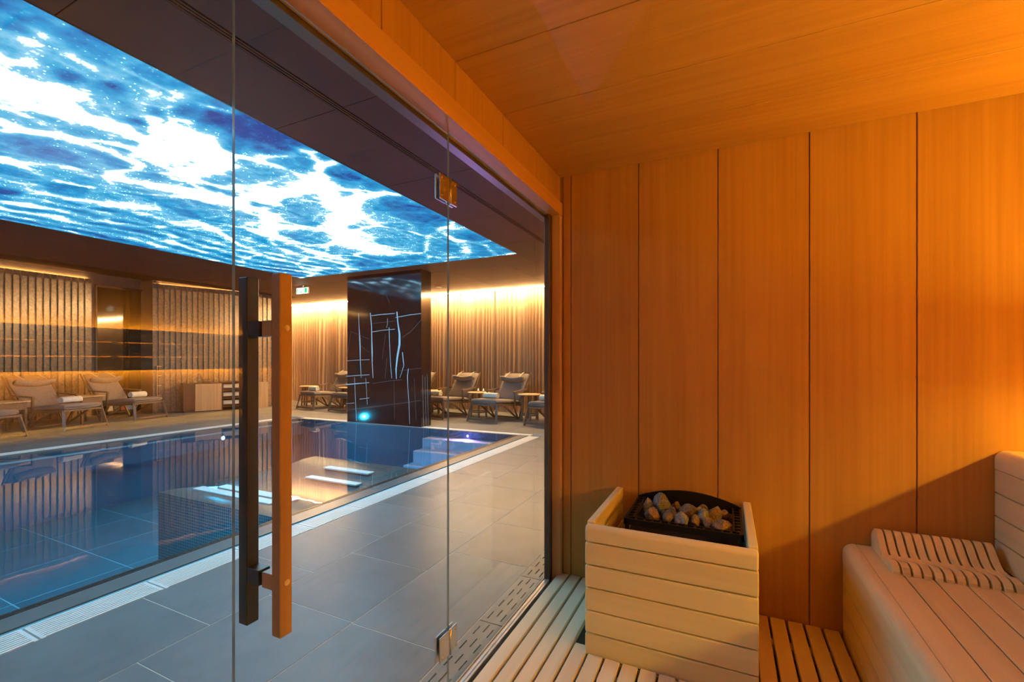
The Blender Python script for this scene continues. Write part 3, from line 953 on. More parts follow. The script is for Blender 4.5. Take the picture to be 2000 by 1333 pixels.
box('panel', (-8.172, 6.748, ZH), (-3.102, 7.447, ZH + 0.022), 'hall_ceil', hc)
dfx = root('air_slot_diffuser', (-2.44, 3, ZH), 'long dark double slot air diffuser set in brown ceiling', 'air diffuser')
box('channel', (-2.472, -2.6, ZH + 0.004), (-2.408, 7.44, ZH + 0.018), 'black', dfx)
for x in (-2.470, -2.446, -2.424):
    box('fin', (x, -2.6, ZH - 0.003), (x + 0.010, 7.44, ZH + 0.012), 'hall_ceil', dfx)
# luminous printed panel
def seg_d(X, Y, a, b):
    ax, ay = a; bx, by = b
    dx, dy = bx - ax, by - ay
    t = np.clip(((X - ax) * dx + (Y - ay) * dy) / (dx * dx + dy * dy + 1e-9), 0, 1)
    return np.hypot(X - ax - t * dx, Y - ay - t * dy)
rs = np.random.RandomState(5)
def fbm(X, Y, scale, octs, seed):
    r = np.random.RandomState(seed)
    out = np.zeros_like(X); amp = 1.0; tot = 0
    for o in range(octs):
        G = r.rand(128, 128)
        x = X * scale * 2 ** o + 31.7 * o; y = Y * scale * 2 ** o + 17.3 * o
        xi = np.floor(x).astype(int); yi = np.floor(y).astype(int)
        fx = x - xi; fy = y - yi
        fx = fx * fx * (3 - 2 * fx); fy = fy * fy * (3 - 2 * fy)
        g = lambda i, j: G[(xi + i) % 128, (yi + j) % 128]
        out += amp * ((g(0, 0) * (1 - fx) + g(1, 0) * fx) * (1 - fy) + (g(0, 1) * (1 - fx) + g(1, 1) * fx) * fy)
        tot += amp; amp *= 0.55
    return out / tot
st_ = 0.032
nx_ = int((LX_B - LX_A) / st_); ny_ = int((LY_B - LY_A) / st_)
gx = np.linspace(LX_A, LX_B, nx_ + 1); gy = np.linspace(LY_A, LY_B, ny_ + 1)
X0_, Y0_ = np.meshgrid(gx, gy, indexing='ij')
wx = (fbm(X0_, Y0_, 1.7, 3, 11) - 0.5) * 0.42; wy = (fbm(X0_, Y0_, 1.7, 3, 12) - 0.5) * 0.42
X_, Y_ = X0_ + wx, Y0_ + wy
val = 0.14 + 0.46 * fbm(X_ * 1.0, Y_ * 0.8, 1.1, 5, 3)
# caustic web
def web(X, Y, cell, seed):
    r = np.random.RandomState(seed)
    J = r.rand(64, 64, 2)
    xi = np.floor(X / cell).astype(int); yi = np.floor(Y / cell).astype(int)
    d1 = np.full(X.shape, 9.0); d2 = np.full(X.shape, 9.0)
    for i in (-1, 0, 1):
        for j in (-1, 0, 1):
            jx = (xi + i + J[(xi + i) % 64, (yi + j) % 64, 0]) * cell
            jy = (yi + j + J[(xi + i) % 64, (yi + j) % 64, 1]) * cell
            d = np.hypot(X - jx, Y - jy)
            d2 = np.where(d < d1, d1, np.minimum(d2, d)); d1 = np.minimum(d1, d)
    return d2 - d1
wv = web(X_, Y_, 0.95, 21)
val += 0.42 * np.exp(-(wv / 0.085) ** 2) * (0.3 + 0.9 * fbm(X0_, Y0_, 0.9, 2, 8))
wv = web(X_ + 0.15 * wx, Y_, 0.42, 22)
val += 0.18 * np.exp(-(wv / 0.05) ** 2)
far = 1 / (1 + np.exp((X0_ + 6.6) / 0.3))         # toward the far long edge the print turns to fine ripples
val += far * 0.22 * np.sin((X0_ * 9 + 1.8 * np.sin(Y0_ * 1.5) + 6 * wx) * 2)
wv = web(X_ + 0.3 * wy, Y_ + 0.2 * wx, 0.2, 23)
val += 0.10 * np.exp(-(wv / 0.025) ** 2)
det = fbm(X0_ + 0.5 * wx, Y0_, 4.5, 4, 31)
streak = fbm(X0_ * 3.0 + 2 * wx, Y0_ * 0.9, 3.0, 3, 33)
val += 0.30 * (streak - 0.5)
for pl, wd, am in (
    (((279, 182), (300, 215), (292, 243)), .07, .5), (((336, 182), (336, 227), (352, 259)), .06, .5), (((399, 211), (383, 227), (379, 263)), .05, .55),
    (((409, 275), (425, 304), (365, 344)), .11, .6), (((0, 247), (121, 279), (243, 316), (324, 344)), .09, .45),
    (((0, 316), (202, 340), (324, 365), (454, 393)), .12, .5), (((0, 352), (121, 385), (243, 405), (425, 450)), .14, .45),
    (((597, 293), (614, 325), (614, 354), (602, 366), (565, 383), (469, 392)), .07, .6), (((649, 313), (617, 337)), .05, .55),
    (((614, 354), (649, 380), (686, 412)), .10, .6), (((768, 377), (715, 395), (686, 409)), .07, .55),
    (((440, 389), (512, 418), (527, 453), (585, 476), (628, 499), (666, 508)), .13, .55), (((527, 453), (643, 450), (686, 426)), .13, .5),
    (((686, 458), (692, 487), (759, 499)), .22, .5), (((881, 435), (887, 455), (910, 479), (901, 502)), .09, .55), (((602, 537), (628, 525), (701, 525)), .12, .5),
    (((20, 22), (60, 85), (110, 120), (170, 135)), .05, .25)):
    P_ = [on_z(u, v, ZH) for u, v in pl]
    d = np.full(X_.shape, 9.0)
    for a, b in zip(P_, P_[1:]):
        d = np.minimum(d, seg_d(X_ - 0.0, Y_, (a.x, a.y), (b.x, b.y)))
    val += 0.85 * am * np.exp(-(d / wd) ** 2) * (0.5 + 0.9 * det)
for u, v, r, am in ((40, 190, .42, .5), (95, 205, .30, .45), (20, 165, .3, .4), (340, 300, .30, .6), (310, 268, .24, .55), (365, 310, .26, .4), (200, 235, .15, .3), (150, 218, .18, .35),
                    (680, 405, .36, .55), (640, 395, .34, .5), (705, 430, .34, .5), (560, 450, .3, .35), (520, 430, .25, .35), (690, 470, .38, .45), (745, 492, .35, .35),
                    (300, 362, .30, .4), (380, 375, .30, .4), (100, 345, .28, .25), (200, 393, .3, .3), (60, 397, .35, .3), (460, 325, .22, .4), (560, 510, .4, .35), (470, 470, .4, .25)):
    p = on_z(u, v, ZH)
    val += am * np.exp(-((X_ - p.x) ** 2 + (Y_ - p.y) ** 2) / r ** 2) * (0.22 + 0.75 * det)
for u, v, r, am in ((310, 223, .075, .9), (273, 238, .075, .9), (425, 235, .17, .5), (360, 220, .12, .4), (128, 155, .09, .8), (215, 170, .06, .7), (15, 378, .14, .9), (70, 45, .2, .3),
                    (500, 262, .26, .35), (545, 270, .25, .3), (590, 285, .2, .25), (800, 400, .34, .45), (850, 430, .3, .4), (655, 345, .10, .35), (690, 350, .12, .35), (940, 465, .35, .25), (720, 516, .3, .4),
                    (350, 420, .25, .25), (80, 297, .18, .25), (120, 375, .2, .2), (470, 240, .2, .3), (870, 452, .12, .3), (780, 505, .4, .3), (960, 490, .4, .2), (200, 60, .15, .25)):
    p = on_z(u, v, ZH)
    val -= 0.8 * am * np.exp(-((X0_ + 0.4 * wx - p.x) ** 2 + (Y0_ + 0.4 * wy - p.y) ** 2) / r ** 2)
edge_d = np.minimum(np.minimum(X0_ - LX_A, LX_B - X0_), LY_B - Y0_)
val -= 0.06 * np.exp(-(edge_d / 0.35) ** 2)
val = np.clip(val, 0.0, 1.0)
nv = (nx_ + 1) * (ny_ + 1)
verts = np.stack([X0_.ravel() + 5.6, Y0_.ravel() - 3, np.zeros(nv)], 1)
idx = np.arange(nv).reshape(nx_ + 1, ny_ + 1)
faces = np.stack([idx[:-1, :-1].ravel(), idx[:-1, 1:].ravel(), idx[1:, 1:].ravel(), idx[1:, :-1].ravel()], 1)
me = bpy.data.meshes.new('luminous_print')
me.from_pydata(verts.tolist(), [], faces.tolist())
at = me.attributes.new('print', 'FLOAT', 'POINT')
at.data.foreach_set('value', val.ravel().astype(np.float32))
lp = root('luminous_ceiling_panel', (-5.6, 3, ZH), 'huge backlit ceiling panel printed with sparkling blue water', 'light panel')
link('printed_film', me, 'screen', lp, (-5.6, 3, ZH + 0.004))
boxes('edge_frame', [((LX_A - 0.012, LY_A, ZH - 0.002), (LX_A, LY_B, ZH + 0.05)), ((LX_B, LY_A, ZH - 0.002), (LX_B + 0.012, LY_B, ZH + 0.05)),
                     ((LX_A - 0.012, LY_B, ZH - 0.002), (LX_B + 0.012, LY_B + 0.012, ZH + 0.05))], 'black', lp, (-5.6, 3, ZH))
box('housing', (LX_A, LY_A, ZH + 0.05), (LX_B, LY_B, ZH + 0.16), 'white', lp)

# round ceiling fitting and exit sign
cfit = root('ceiling_fitting', (-6.18, 8.97, ZH), 'small round white fitting on the brown ceiling near the curtains', 'ceiling fitting')
link('trim_ring', lathe_mesh([(0.045, -0.002), (0.062, -0.006), (0.07, -0.004), (0.07, 0.002)], 24), 'white', cfit, (0, 0, 0), world=False)
link('cover', lathe_mesh([(0, -0.003), (0.045, -0.002)], 24), 'white', cfit, (0, 0, 0), world=False)
ex = root('exit_sign', (-8.93, 7.40, 2.80), 'green and white illuminated running man exit sign hanging below ceiling', 'exit sign')
box('housing', (-9.12, 7.405, 2.835), (-8.74, 7.44, 2.985), 'white', ex, bev=0.004)
box('face_plate', (-9.115, 7.400, 2.840), (-8.745, 7.405, 2.972), 'sign_white', ex)
box('mount', (-8.95, 7.41, 2.985), (-8.91, 7.435, ZH), 'white', ex)
def picto(lst, rects=()):
    bm = bmesh.new()
    for a, b, w_ in lst:
        add_bar(bm, (a[0], -0.0015, a[1]), (b[0], -0.0015, b[1]), w_, 0.003, up=(0, 1, 0))
    for x0, x1, z0, z1 in rects:
        add_box(bm, (x0, -0.003, z0), (x1, 0, z1))
    link('pictogram', bm_mesh(bm, 'pictogram'), 'green', ex, (-8.93, 7.400, 2.805))
# running man, arrow and doorway pictograms
picto([(a, b, 0.015) for a, b in (((-0.15, 0.13), (-0.16, 0.09)), ((-0.16, 0.09), (-0.125, 0.07)), ((-0.125, 0.07), (-0.135, 0.045)), ((-0.16, 0.09), (-0.18, 0.055)), ((-0.18, 0.055), (-0.2, 0.06)), ((-0.15, 0.125), (-0.12, 0.105)), ((-0.15, 0.125), (-0.18, 0.11)))], [(-0.165, -0.14, 0.128, 0.16)])
picto([(a, b, 0.014) for a, b in (((-0.03, 0.15), (-0.03, 0.06)), ((-0.06, 0.085), (-0.03, 0.055)), ((0.0, 0.085), (-0.03, 0.055)))])
picto([], [(0.09, 0.165, 0.05, 0.16)])

# ---- pillar of black marble slabs
pl = root('marble_pillar', (-6.2, 7.2, 0), 'broad black marble pillar with white veins at pool edge', 'pillar')
QX0, QX1, QY0, QY1 = -7.155, -5.262, 7.045, 7.36
box('core', (QX0 + 0.02, QY0 + 0.02, -0.02), (QX1 - 0.02, QY1 - 0.02, ZH - 0.02), 'marble', pl)
zr = [-0.006, 1.02, 2.03, ZH - 0.004]; xr = [QX0, -6.56, -5.93, QX1]
for a, b in zip(xr, xr[1:]):
    for c, d in zip(zr, zr[1:]):
        box('front_slab', (a + 0.001, QY0, c + 0.001), (b - 0.001, QY0 + 0.02, d - 0.001), 'marble', pl)
        box('rear_slab', (a + 0.001, QY1 - 0.02, c + 0.001), (b - 0.001, QY1, d - 0.001), 'marble', pl)
for c, d in zip(zr, zr[1:]):
    box('side_slab', (QX1 - 0.02, QY0 + 0.0205, c + 0.001), (QX1, QY1 - 0.0205, d - 0.001), 'marble', pl)
    box('side_slab', (QX0, QY0 + 0.0205, c + 0.001), (QX0 + 0.02, QY1 - 0.0205, d - 0.001), 'marble', pl)
def vein(name, pts, w, mat, face='front'):
    """thin inlaid vein, w = half width(s) in metres"""
    bm = bmesh.new()
    P_ = []
    for (u, v) in pts:
        q = on_y(660 + u * .255, 510 + v * .255, QY0)
        P_.append((q.x, q.z))
    L_, R_ = [], []
    for i, (x, z) in enumerate(P_):
        a = P_[max(0, i - 1)]; b = P_[min(len(P_) - 1, i + 1)]
        t = Vector((b[0] - a[0], b[1] - a[1])).normalized()
        ww = w[i] if isinstance(w, (list, tuple)) else w
        L_.append((x - t.y * ww, z + t.x * ww)); R_.append((x + t.y * ww, z - t.x * ww))
    cx_ = sum(p[0] for p in P_) / len(P_); cz_ = sum(p[1] for p in P_) / len(P_)
    for i in range(len(P_) - 1):
        vs = [bm.verts.new((p[0] - cx_, 0, p[1] - cz_)) for p in (L_[i], L_[i + 1], R_[i + 1], R_[i])]
        bm.faces.new(vs)
    bmesh.ops.remove_doubles(bm, verts=bm.verts, dist=0.0005)
    bmesh.ops.solidify(bm, geom=bm.faces[:], thickness=0.0012)
    link(name, bm_mesh(bm, name), mat, pl, (cx_, QY0 - 0.0004, cz_))
for pts, w in (
    (((158, 405), (162, 500), (168, 600), (170, 660), (172, 780), (178, 895)), (.004, .006, .014, .014, .007, .006)),
    (((248, 398), (258, 500), (260, 600), (262, 680), (263, 780), (269, 898)), (.010, .009, .011, .015, .009, .006)),
    (((452, 390), (460, 480), (472, 560), (472, 640), (455, 740), (445, 830), (448, 905)), (.014, .012, .022, .024, .020, .014, .006)),
    (((495, 700), (500, 760), (505, 800), (490, 850), (475, 895)), (.008, .009, .007, .004, .003)),
    (((392, 510), (395, 620), (402, 760), (412, 900)), (.007, .006, .005, .005)),
    (((540, 825), (533, 880), (535, 960), (545, 1100), (550, 1250)), (.008, .008, .006, .005, .004)),
    (((128, 893), (132, 1000), (137, 1120), (142, 1228)), .005),
    (((62, 884), (150, 878), (242, 872)), .006), (((62, 948), (150, 940), (240, 933)), (.010, .010, .005)),
    (((62, 766), (150, 760), (242, 757)), .004), (((255, 420), (340, 410), (437, 402)), .006),
    (((440, 435), (540, 415), (637, 403)), .005), (((258, 545), (340, 532), (437, 523)), .005),
    (((380, 440), (380, 480), (373, 512)), .004), (((213, 900), (220, 1000), (225, 1100)), .004),
    (((165, 1060), (240, 1050)), .005), (((62, 1094), (125, 1088)), .004)):
    vein('vein', pts, w, 'vein')
for pts, w in (
    (((100, 545), (85, 640), (70, 730)), .003), (((640, 450), (560, 540), (490, 590)), .004), (((100, 540), (170, 570), (240, 600)), .003),
    (((365, 560), (350, 680), (340, 750)), .003), (((375, 740), (362, 900)), .003), (((262, 940), (380, 922), (490, 910)), .004),
    (((90, 1140), (330, 1110), (640, 1070)), .003), (((470, 842), (550, 832), (640, 822)), .003), (((362, 235), (396, 325)), .003),
    (((585, 900), (592, 1050), (600, 1220)), .003), (((430, 920), (434, 1210)), .003), (((160, 640), (240, 700)), .003), (((270, 480), (437, 460)), .003)):
    vein('fine_vein', pts, w, 'vein_fine')
for i, (yy, z1) in enumerate(((7.12, 1.0), (7.2, 0.97), (7.27, 1.0))):
    bars('vein', [((QX1 + 0.0005, yy, 0.0), (QX1 + 0.0005, yy - 0.02, 0.5), 0.008, 0.001), ((QX1 + 0.0005, yy - 0.02, 0.5), (QX1 + 0.0005, yy - 0.04, z1), 0.006, 0.001)], 'vein', pl, world=True, loc=(0, 0, 0))

# ---- curtained far wall
box('wall_far', (-13.6, 10.42, -0.1), (-0.8, 10.55, 3.5), 'hall_wall')
tag(bpy.data.objects['wall_far'], kind='structure')
boxes('ceiling.002', [((-13.6, 9.93, ZH + 0.16), (-0.96, 10.5, ZH + 0.24))], 'hall_ceil', None, (-6, 10, ZH))
tag(bpy.data.objects['ceiling.002'], kind='structure')
def curtain(x0, x1, lab):
    rnd = random.Random(int(-x0 * 100))
    n = int((x1 - x0) / 0.0085)
    bm = bmesh.new()
    ph = rnd.uniform(0, 6)
    zs = [0.015, 0.7, 1.5, 2.3, 2.8, 3.0, 3.1]
    cols = []
    cx_ = (x0 + x1) / 2
    p = ph
    for i in range(n + 1):
        x = x0 + (x1 - x0) * i / n
        p += (2 * math.pi / 0.10) * (x1 - x0) / n * (1 + 0.35 * math.sin(x * 7 + ph) + 0.2 * math.sin(x * 17))
        col_ = []
        for k, z in enumerate(zs):
            amp = 0.032 + 0.016 * math.sin(x * 9 + z * 0.5 + ph)
            y = amp * math.sin(p + 0.12 * math.sin(z * 1.3)) + 0.012 * math.sin(x * 5.1 + 0.4 * z)
            col_.append(bm.verts.new((x - cx_ + 0.004 * math.sin(z * 2 + x * 3), y, z)))
        cols.append(col_)
    for a, b in zip(cols, cols[1:]):
        for k in range(len(zs) - 1):
            bm.faces.new((a[k], b[k], b[k + 1], a[k + 1]))
    o = link('sheer_curtain', bm_mesh(bm, 'curtain', True), 'curtain', None, (cx_, 10.07, 0))
    tag(o, lab, 'curtain', 'sheer curtains along the far wall')
curtain(-13.4, -10.75, 'sheer pleated curtain in the far corner of the hall')
curtain(-10.73, -7.75, 'sheer pleated curtain behind the loungers on the exit sign side of pillar')
curtain(-7.73, -5.26, 'sheer pleated curtain hanging behind the marble pillar')
curtain(-5.23, -3.3, 'sheer pleated curtain behind the lounger and glowing candles')
curtain(-3.28, -1.0, 'sheer pleated curtain at the sauna end of far wall')
lc = box('curtain_light_strip', (-13.3, 9.895, ZH - 0.016), (-1.0, 9.909, ZH - 0.004), 'led_cove')
tag(lc, 'bright warm light strip running above the sheer curtains', 'light strip')

# ---- left side wall of bronze slats, dark mirror recess, angled slat wall
WX = -13.20
wlft = root('wall_left', (WX, 4, 0), kind='structure')
box('backing', (WX - 0.2, -3.2, -0.1), (WX - 0.06, 6.5, 3.5), 'hall_wall', wlft)
y = 2.30
while y < 5.25:
    box('slat', (WX - 0.006, y - 0.062, 0.01), (WX + 0.006, y + 0.062, 3.15), 'bronze_slat', wlft, rot=(0, 0, math.radians(14)))
    y += 0.115
box('mirror_panel', (WX - 0.05, 5.34, 0.02), (WX - 0.03, 6.22, 3.00), 'dark_glass', wlft)
boxes('mirror_frame', [((WX - 0.05, 5.31, 0.0), (WX + 0.0, 5.34, 3.05)), ((WX - 0.05, 5.31, 3.0), (WX + 0.0, 6.24, 3.05))], 'dark_wood', wlft, (WX, 5.8, 1))
# return pier between recess and angled wall
box('pier', (WX - 0.05, 6.22, 0.0), (-12.56, 6.34, 3.25), 'pink_wall', wlft)
A0, A1 = Vector((-12.57, 6.15, 0)), Vector((-11.55, 8.70, 0))
dirw = (A1 - A0).normalized(); ang = math.atan2(dirw.y, dirw.x)
nrm = Vector((dirw.y, -dirw.x, 0))          # faces the pool
L_ = (A1 - A0).length
c_ = (A0 + A1) / 2 - nrm * 0.10
wa = root('wall_left.001', (A0.x, A0.y, 0), kind='structure')
o = link('backing', box_mesh(L_, 0.08, 3.4), 'hall_wall', wa, (c_.x, c_.y, 1.6), (0, 0, ang))
t = 0.06
while t < L_:
    q = A0 + dirw * t
    link('slat', box_mesh(0.124, 0.012, 3.14, 0, 'bslat'), 'bronze_slat', wa, (q.x, q.y, 1.58), (0, 0, ang + math.radians(12)))
    t += 0.115
link('end_return', box_mesh(2.2, 0.08, 3.4), 'pink_wall', wa, (-12.65, 8.74, 1.6))
# niche with oak shelves in the pier
nic = root('wall_niche', (-12.55, 6.25, 0.4), 'narrow tall niche with small shelves in the plaster pier', 'niche')
box('back', (-12.562, 6.225, 0.42), (-12.553, 6.335, 1.13), 'dark_wood', nic)
for z in (0.42, 0.66, 0.90, 1.13):
    box('shelf', (-12.555, 6.22, z), (-12.50, 6.34, z + 0.018), 'oak', nic)
box('side', (-12.555, 6.205, 0.42), (-12.50, 6.22, 1.148), 'oak', nic)
# sloped lit soffit over the slat walls
bm = bmesh.new()
v = [bm.verts.new(p) for p in ((-10.7, -3.2, ZH), (-13.6, -3.2, 3.34), (-13.6, 8.7, 3.34), (-10.7, 8.7, ZH))]
bm.faces.new(v)
bmesh.ops.solidify(bm, geom=bm.faces[:], thickness=-0.03)
tag(link('ceiling.003', bm_mesh(bm, 'soffit'), 'hall_ceil'), kind='structure')
o = box('slat_wall_light_strip', (WX - 0.045, 0.0, 3.135), (WX - 0.028, 5.18, 3.15), 'led_wall')
tag(o, 'amber light strip hidden on top of the straight slat wall', 'light strip')
p0 = A0 + dirw * 0.05 - nrm * 0.045; p1 = A1 - dirw * 0.05 - nrm * 0.045
bm = bmesh.new(); add_bar(bm, Vector((p0.x, p0.y, 3.14)) - Vector((p0.x, p0.y, 0)), Vector((p1.x, p1.y, 3.14)) - Vector((p0.x, p0.y, 0)), 0.016, 0.016)
tag(link('slat_wall_light_strip', bm_mesh(bm, 'strip'), 'led_wall', None, (p0.x, p0.y, 0)), 'amber light strip hidden on top of the angled slat wall', 'light strip')
# closing walls of the hall, out of frame
box('wall_near', (-13.6, -3.3, -0.1), (-0.8, -3.18, 3.4), 'hall_wall'); tag(bpy.data.objects['wall_near'], kind='structure')
box('wall_side', (-0.93, YB + 0.101, -0.1), (-0.8, 10.42, 3.4), 'hall_wall'); tag(bpy.data.objects['wall_side'], kind='structure')
box('wall_side.001', (-0.955, -3.18, -0.1), (-0.8, YF - 0.101, 3.4), 'hall_wall'); tag(bpy.data.objects['wall_side.001'], kind='structure')

# ---- loungers
def soft_slab(w, pts, th, seg=6, bulge=0.012):
    """cushion following a profile polyline pts (y,z) of its top, width w, thickness th"""
    bm = bmesh.new()
    rows = []
    nn = len(pts)
    for i, (y, z) in enumerate(pts):
        a = pts[max(0, i - 1)]; b = pts[min(nn - 1, i + 1)]
        t = Vector((b[0] - a[0], b[1] - a[1])).normalized()
        nx_, nz_ = -t.y, t.x
        e = min(1.0, min(i, nn - 1 - i) / 1.0) if nn > 2 else 1
        k = 0.55 if i in (0, nn - 1) else 1.0
        ring = []
        for j in range(12):
            aa = 2 * math.pi * j / 12
            cx_, sx_ = math.cos(aa), math.sin(aa)
            px_ = math.copysign(abs(cx_) ** 0.35, cx_) * w / 2
            off = math.copysign(abs(sx_) ** 0.6, sx_) * th / 2 * k - th / 2
            ring.append(bm.verts.new((px_, y + nx_ * off, z + nz_ * off)))
        rows.append(ring)
    for A, B in zip(rows, rows[1:]):
        for j in range(12):
            bm.faces.new((A[j], A[(j + 1) % 12], B[(j + 1) % 12], B[j]))
    bm.faces.new(list(reversed(rows[0]))); bm.faces.new(rows[-1])
    return bm_mesh(bm, 'cushion', True)
def make_lounger(loc, rz, lab, group):
    t = root('lounger', loc, lab, 'lounger', group, rotz=rz)
    W = 0.68
    if 'lm' not in _cache:
        _cache['lm'] = soft_slab(W, [(0.0, 0.455), (0.03, 0.475), (0.30, 0.470), (0.62, 0.440), (0.86, 0.415), (0.90, 0.41)], 0.10)
        _cache['lb'] = soft_slab(W - 0.02, [(0.86, 0.40), (0.88, 0.46), (1.02, 0.68), (1.16, 0.88), (1.235, 0.985), (1.25, 0.99)], 0.085)
        ph = [(-0.01, 0.0), (0.03, 0.0)]
        bm = bmesh.new()
        rows = []
        for i in range(13):
            x = (i / 12 - 0.5) * (W - 0.03)
            sag = 0.018 * math.cos(x / (W / 2) * math.pi / 2 * 1.9) - 0.01
            k = 0.72 if i in (0, 12) else 1.0
            ring = []
            for j in range(10):
                aa = 2 * math.pi * j / 10
                ring.append(bm.verts.new((x, 1.065 + 0.045 * k * math.cos(aa) - 0.03 * math.sin(aa), 0.845 - sag + 0.062 * k * math.sin(aa) + 0.01 * math.cos(aa))))
            rows.append(ring)
        for A, B in zip(rows, rows[1:]):
            for j in range(10):
                bm.faces.new((A[j], A[(j + 1) % 10], B[(j + 1) % 10], B[j]))
        bm.faces.new(list(reversed(rows[0]))); bm.faces.new(rows[-1])
        _cache['lh'] = bm_mesh(bm, 'headrest', True)
        for k_, lst in (
            ('foot', [((-0.385, -0.05, 0.0), (-0.335, 0.03, 0.375), .045, .035), ((0.385, -0.05, 0.0), (0.335, 0.03, 0.375), .045, .035), ((-0.375, -0.042, 0.05), (0.375, -0.042, 0.05), .035, .045)]),
            ('rail', [((-0.335, 0.0, 0.36), (-0.335, 0.93, 0.31), .03, .04), ((0.335, 0.0, 0.36), (0.335, 0.93, 0.31), .03, .04), ((-0.335, 0.02, 0.355), (0.335, 0.02, 0.355), .03, .03), ((-0.335, 0.9, 0.315), (0.335, 0.9, 0.315), .03, .03)]),
            ('strut', [((-0.33, 0.28, 0.34), (-0.33, 0.80, 0.01), .028, .028), ((0.33, 0.28, 0.34), (0.33, 0.80, 0.01), .028, .028),
                       ((-0.33, 0.62, 0.33), (-0.33, 0.82, 0.0), .028, .028), ((0.33, 0.62, 0.33), (0.33, 0.82, 0.0), .028, .028),
                       ((-0.33, 1.02, 0.36), (-0.33, 0.84, 0.0), .028, .028), ((0.33, 1.02, 0.36), (0.33, 0.84, 0.0), .028, .028), ((-0.33, 0.83, 0.03), (0.33, 0.83, 0.03), .028, .028)]),
            ('backframe', [((-0.345, 0.90, 0.31), (-0.345, 1.30, 0.995), .025, .035), ((0.345, 0.90, 0.31), (0.345, 1.30, 0.995), .025, .035), ((-0.345, 1.295, 0.99), (0.345, 1.295, 0.99), .03, .03)]),
            ('armL', [((-0.37, 0.60, 0.60), (-0.37, 1.08, 0.635), .04, .03), ((-0.37, 0.62, 0.59), (-0.355, 0.66, 0.32), .03, .035)]),
            ('armR', [((0.37, 0.60, 0.60), (0.37, 1.08, 0.635), .04, .03), ((0.37, 0.62, 0.59), (0.355, 0.66, 0.32), .03, .035)]),
            ('strap', [((0.19, 1.03, 0.90), (0.19, 1.24, 1.005), .028, .006), ((0.19, 1.24, 1.006), (0.19, 1.31, 1.008), .028, .006)])):
            bm = bmesh.new()
            for a, b, w1, w2 in lst:
                add_bar(bm, a, b, w1, w2)
            _cache['l' + k_] = bm_mesh(bm, k_)
    def add(n_, k_, m_):
        return link(n_, _cache[k_], m_, t, (0, 0, 0), world=False)
    add('foot_frame', 'lfoot', 'frame_wood'); add('seat_frame', 'lrail', 'frame_wood'); add('cross_legs', 'lstrut', 'frame_wood')
    add('back_frame', 'lbackframe', 'frame_wood'); add('armrest', 'larmL', 'frame_wood'); add('armrest', 'larmR', 'frame_wood')
    add('seat_cushion', 'lm', 'cushion'); add('back_cushion', 'lb', 'cushion')
    h = add('head_cushion', 'lh', 'cushion')
    link('strap', _cache['lstrap'], 'strap', h, (0, 0, 0), world=False)
    link('strap', _cache['lstrap'], 'strap', h, (-0.38, 0, 0), world=False)
    return t
def towel_mesh():
    if 'towel' in _cache: return _cache['towel']
    bm = bmesh.new()
    # spiral roll extruded along x
    n_ = 54
    pr_o, pr_i = [], []
    for i in range(n_ + 1):
        a = i / n_ * 2 * math.pi * 2.6
        r_ = 0.018 + 0.052 * i / n_
        pr_o.append((r_ * math.cos(a), r_ * math.sin(a)))
        pr_i.append(((r_ - 0.015) * math.cos(a), (r_ - 0.015) * math.sin(a)))
    rows = []
    for x, k in ((-0.17, 0.93), (-0.155, 1.0), (0.155, 1.0), (0.17, 0.93)):
        rows.append([bm.verts.new((x, p[0] * k, p[1] * k)) for p in pr_o + list(reversed(pr_i))])
    m_ = len(rows[0])
    for A, B in zip(rows, rows[1:]):
        for j in range(m_):
            bm.faces.new((A[j], A[(j + 1) % m_], B[(j + 1) % m_], B[j]))
    for R_ in (rows[0], rows[-1]):
        for i in range(n_):
            bm.faces.new((R_[i], R_[i + 1], R_[m_ - 2 - i], R_[m_ - 1 - i]))
    _cache['towel'] = bm_mesh(bm, 'towel', True)
    return _cache['towel']
def towel_on(lo, ly, lab, group, dx=0.0):
    rz = lo.rotation_euler.z
    p = Vector((dx, ly, 0.0))
    p.rotate(Matrix.Rotation(rz, 3, 'Z'))
    z = 0.475 - 0.03 * max(0, ly - 0.1) + 0.066
    o = link('rolled_towel', towel_mesh(), 'towel', None, (lo.location.x + p.x, lo.location.y + p.y, z), (random.uniform(0, 0.6), 0, rz + random.uniform(-.06, .06)))
    tag(o, lab, 'towel', group)
RA = math.radians(-9.6)
GR = 'loungers in front of the sheer curtains'
far_l = []
for i, (x, y, lab) in enumerate(((-9.95, 8.38, 'grey cushioned lounger by the curtains farthest from the sauna'), (-8.70, 8.30, 'grey cushioned lounger partly hidden by the pillar beside exit sign'),
                                 (-7.25, 8.36, 'grey cushioned lounger hidden behind the marble pillar'), (-5.90, 8.27, 'grey cushioned lounger beside the pillar on the sauna side'),
                                 (-4.55, 8.18, 'grey cushioned lounger beside the table with two candles'), (-3.20, 8.10, 'grey cushioned lounger cut off by the glass frame'))):
    l_ = make_lounger((x, y, 0), RA, lab, GR)
    far_l.append(l_)
for l_, lab, dx in ((far_l[0], 'rolled cream towel on the lounger farthest from sauna', 0.0), (far_l[3], 'rolled cream towel on the lounger beside the pillar', -0.1), (far_l[4], 'rolled cream towel on the lounger beside the candle table', 0.05), (far_l[5], 'rolled cream towel on lounger cut off by glass frame', 0.0)):
    towel_on(l_, 0.22, lab, 'towels on the curtain side loungers', dx)
LA = math.radians(108.7)
left_l = []
for x, y, lab in ((-10.49, 2.955, 'grey lounger by the slat wall with only its foot in view'), (-10.91, 4.22, 'grey lounger in the middle of the slat wall row'), (-11.38, 5.515, 'grey lounger in front of the dark mirror recess')):
    left_l.append(make_lounger((x, y, 0), LA, lab, 'loungers along the slat wall'))
towel_on(left_l[1], 0.30, 'rolled cream towel on the middle slat wall lounger', 'towels on the slat wall loungers')
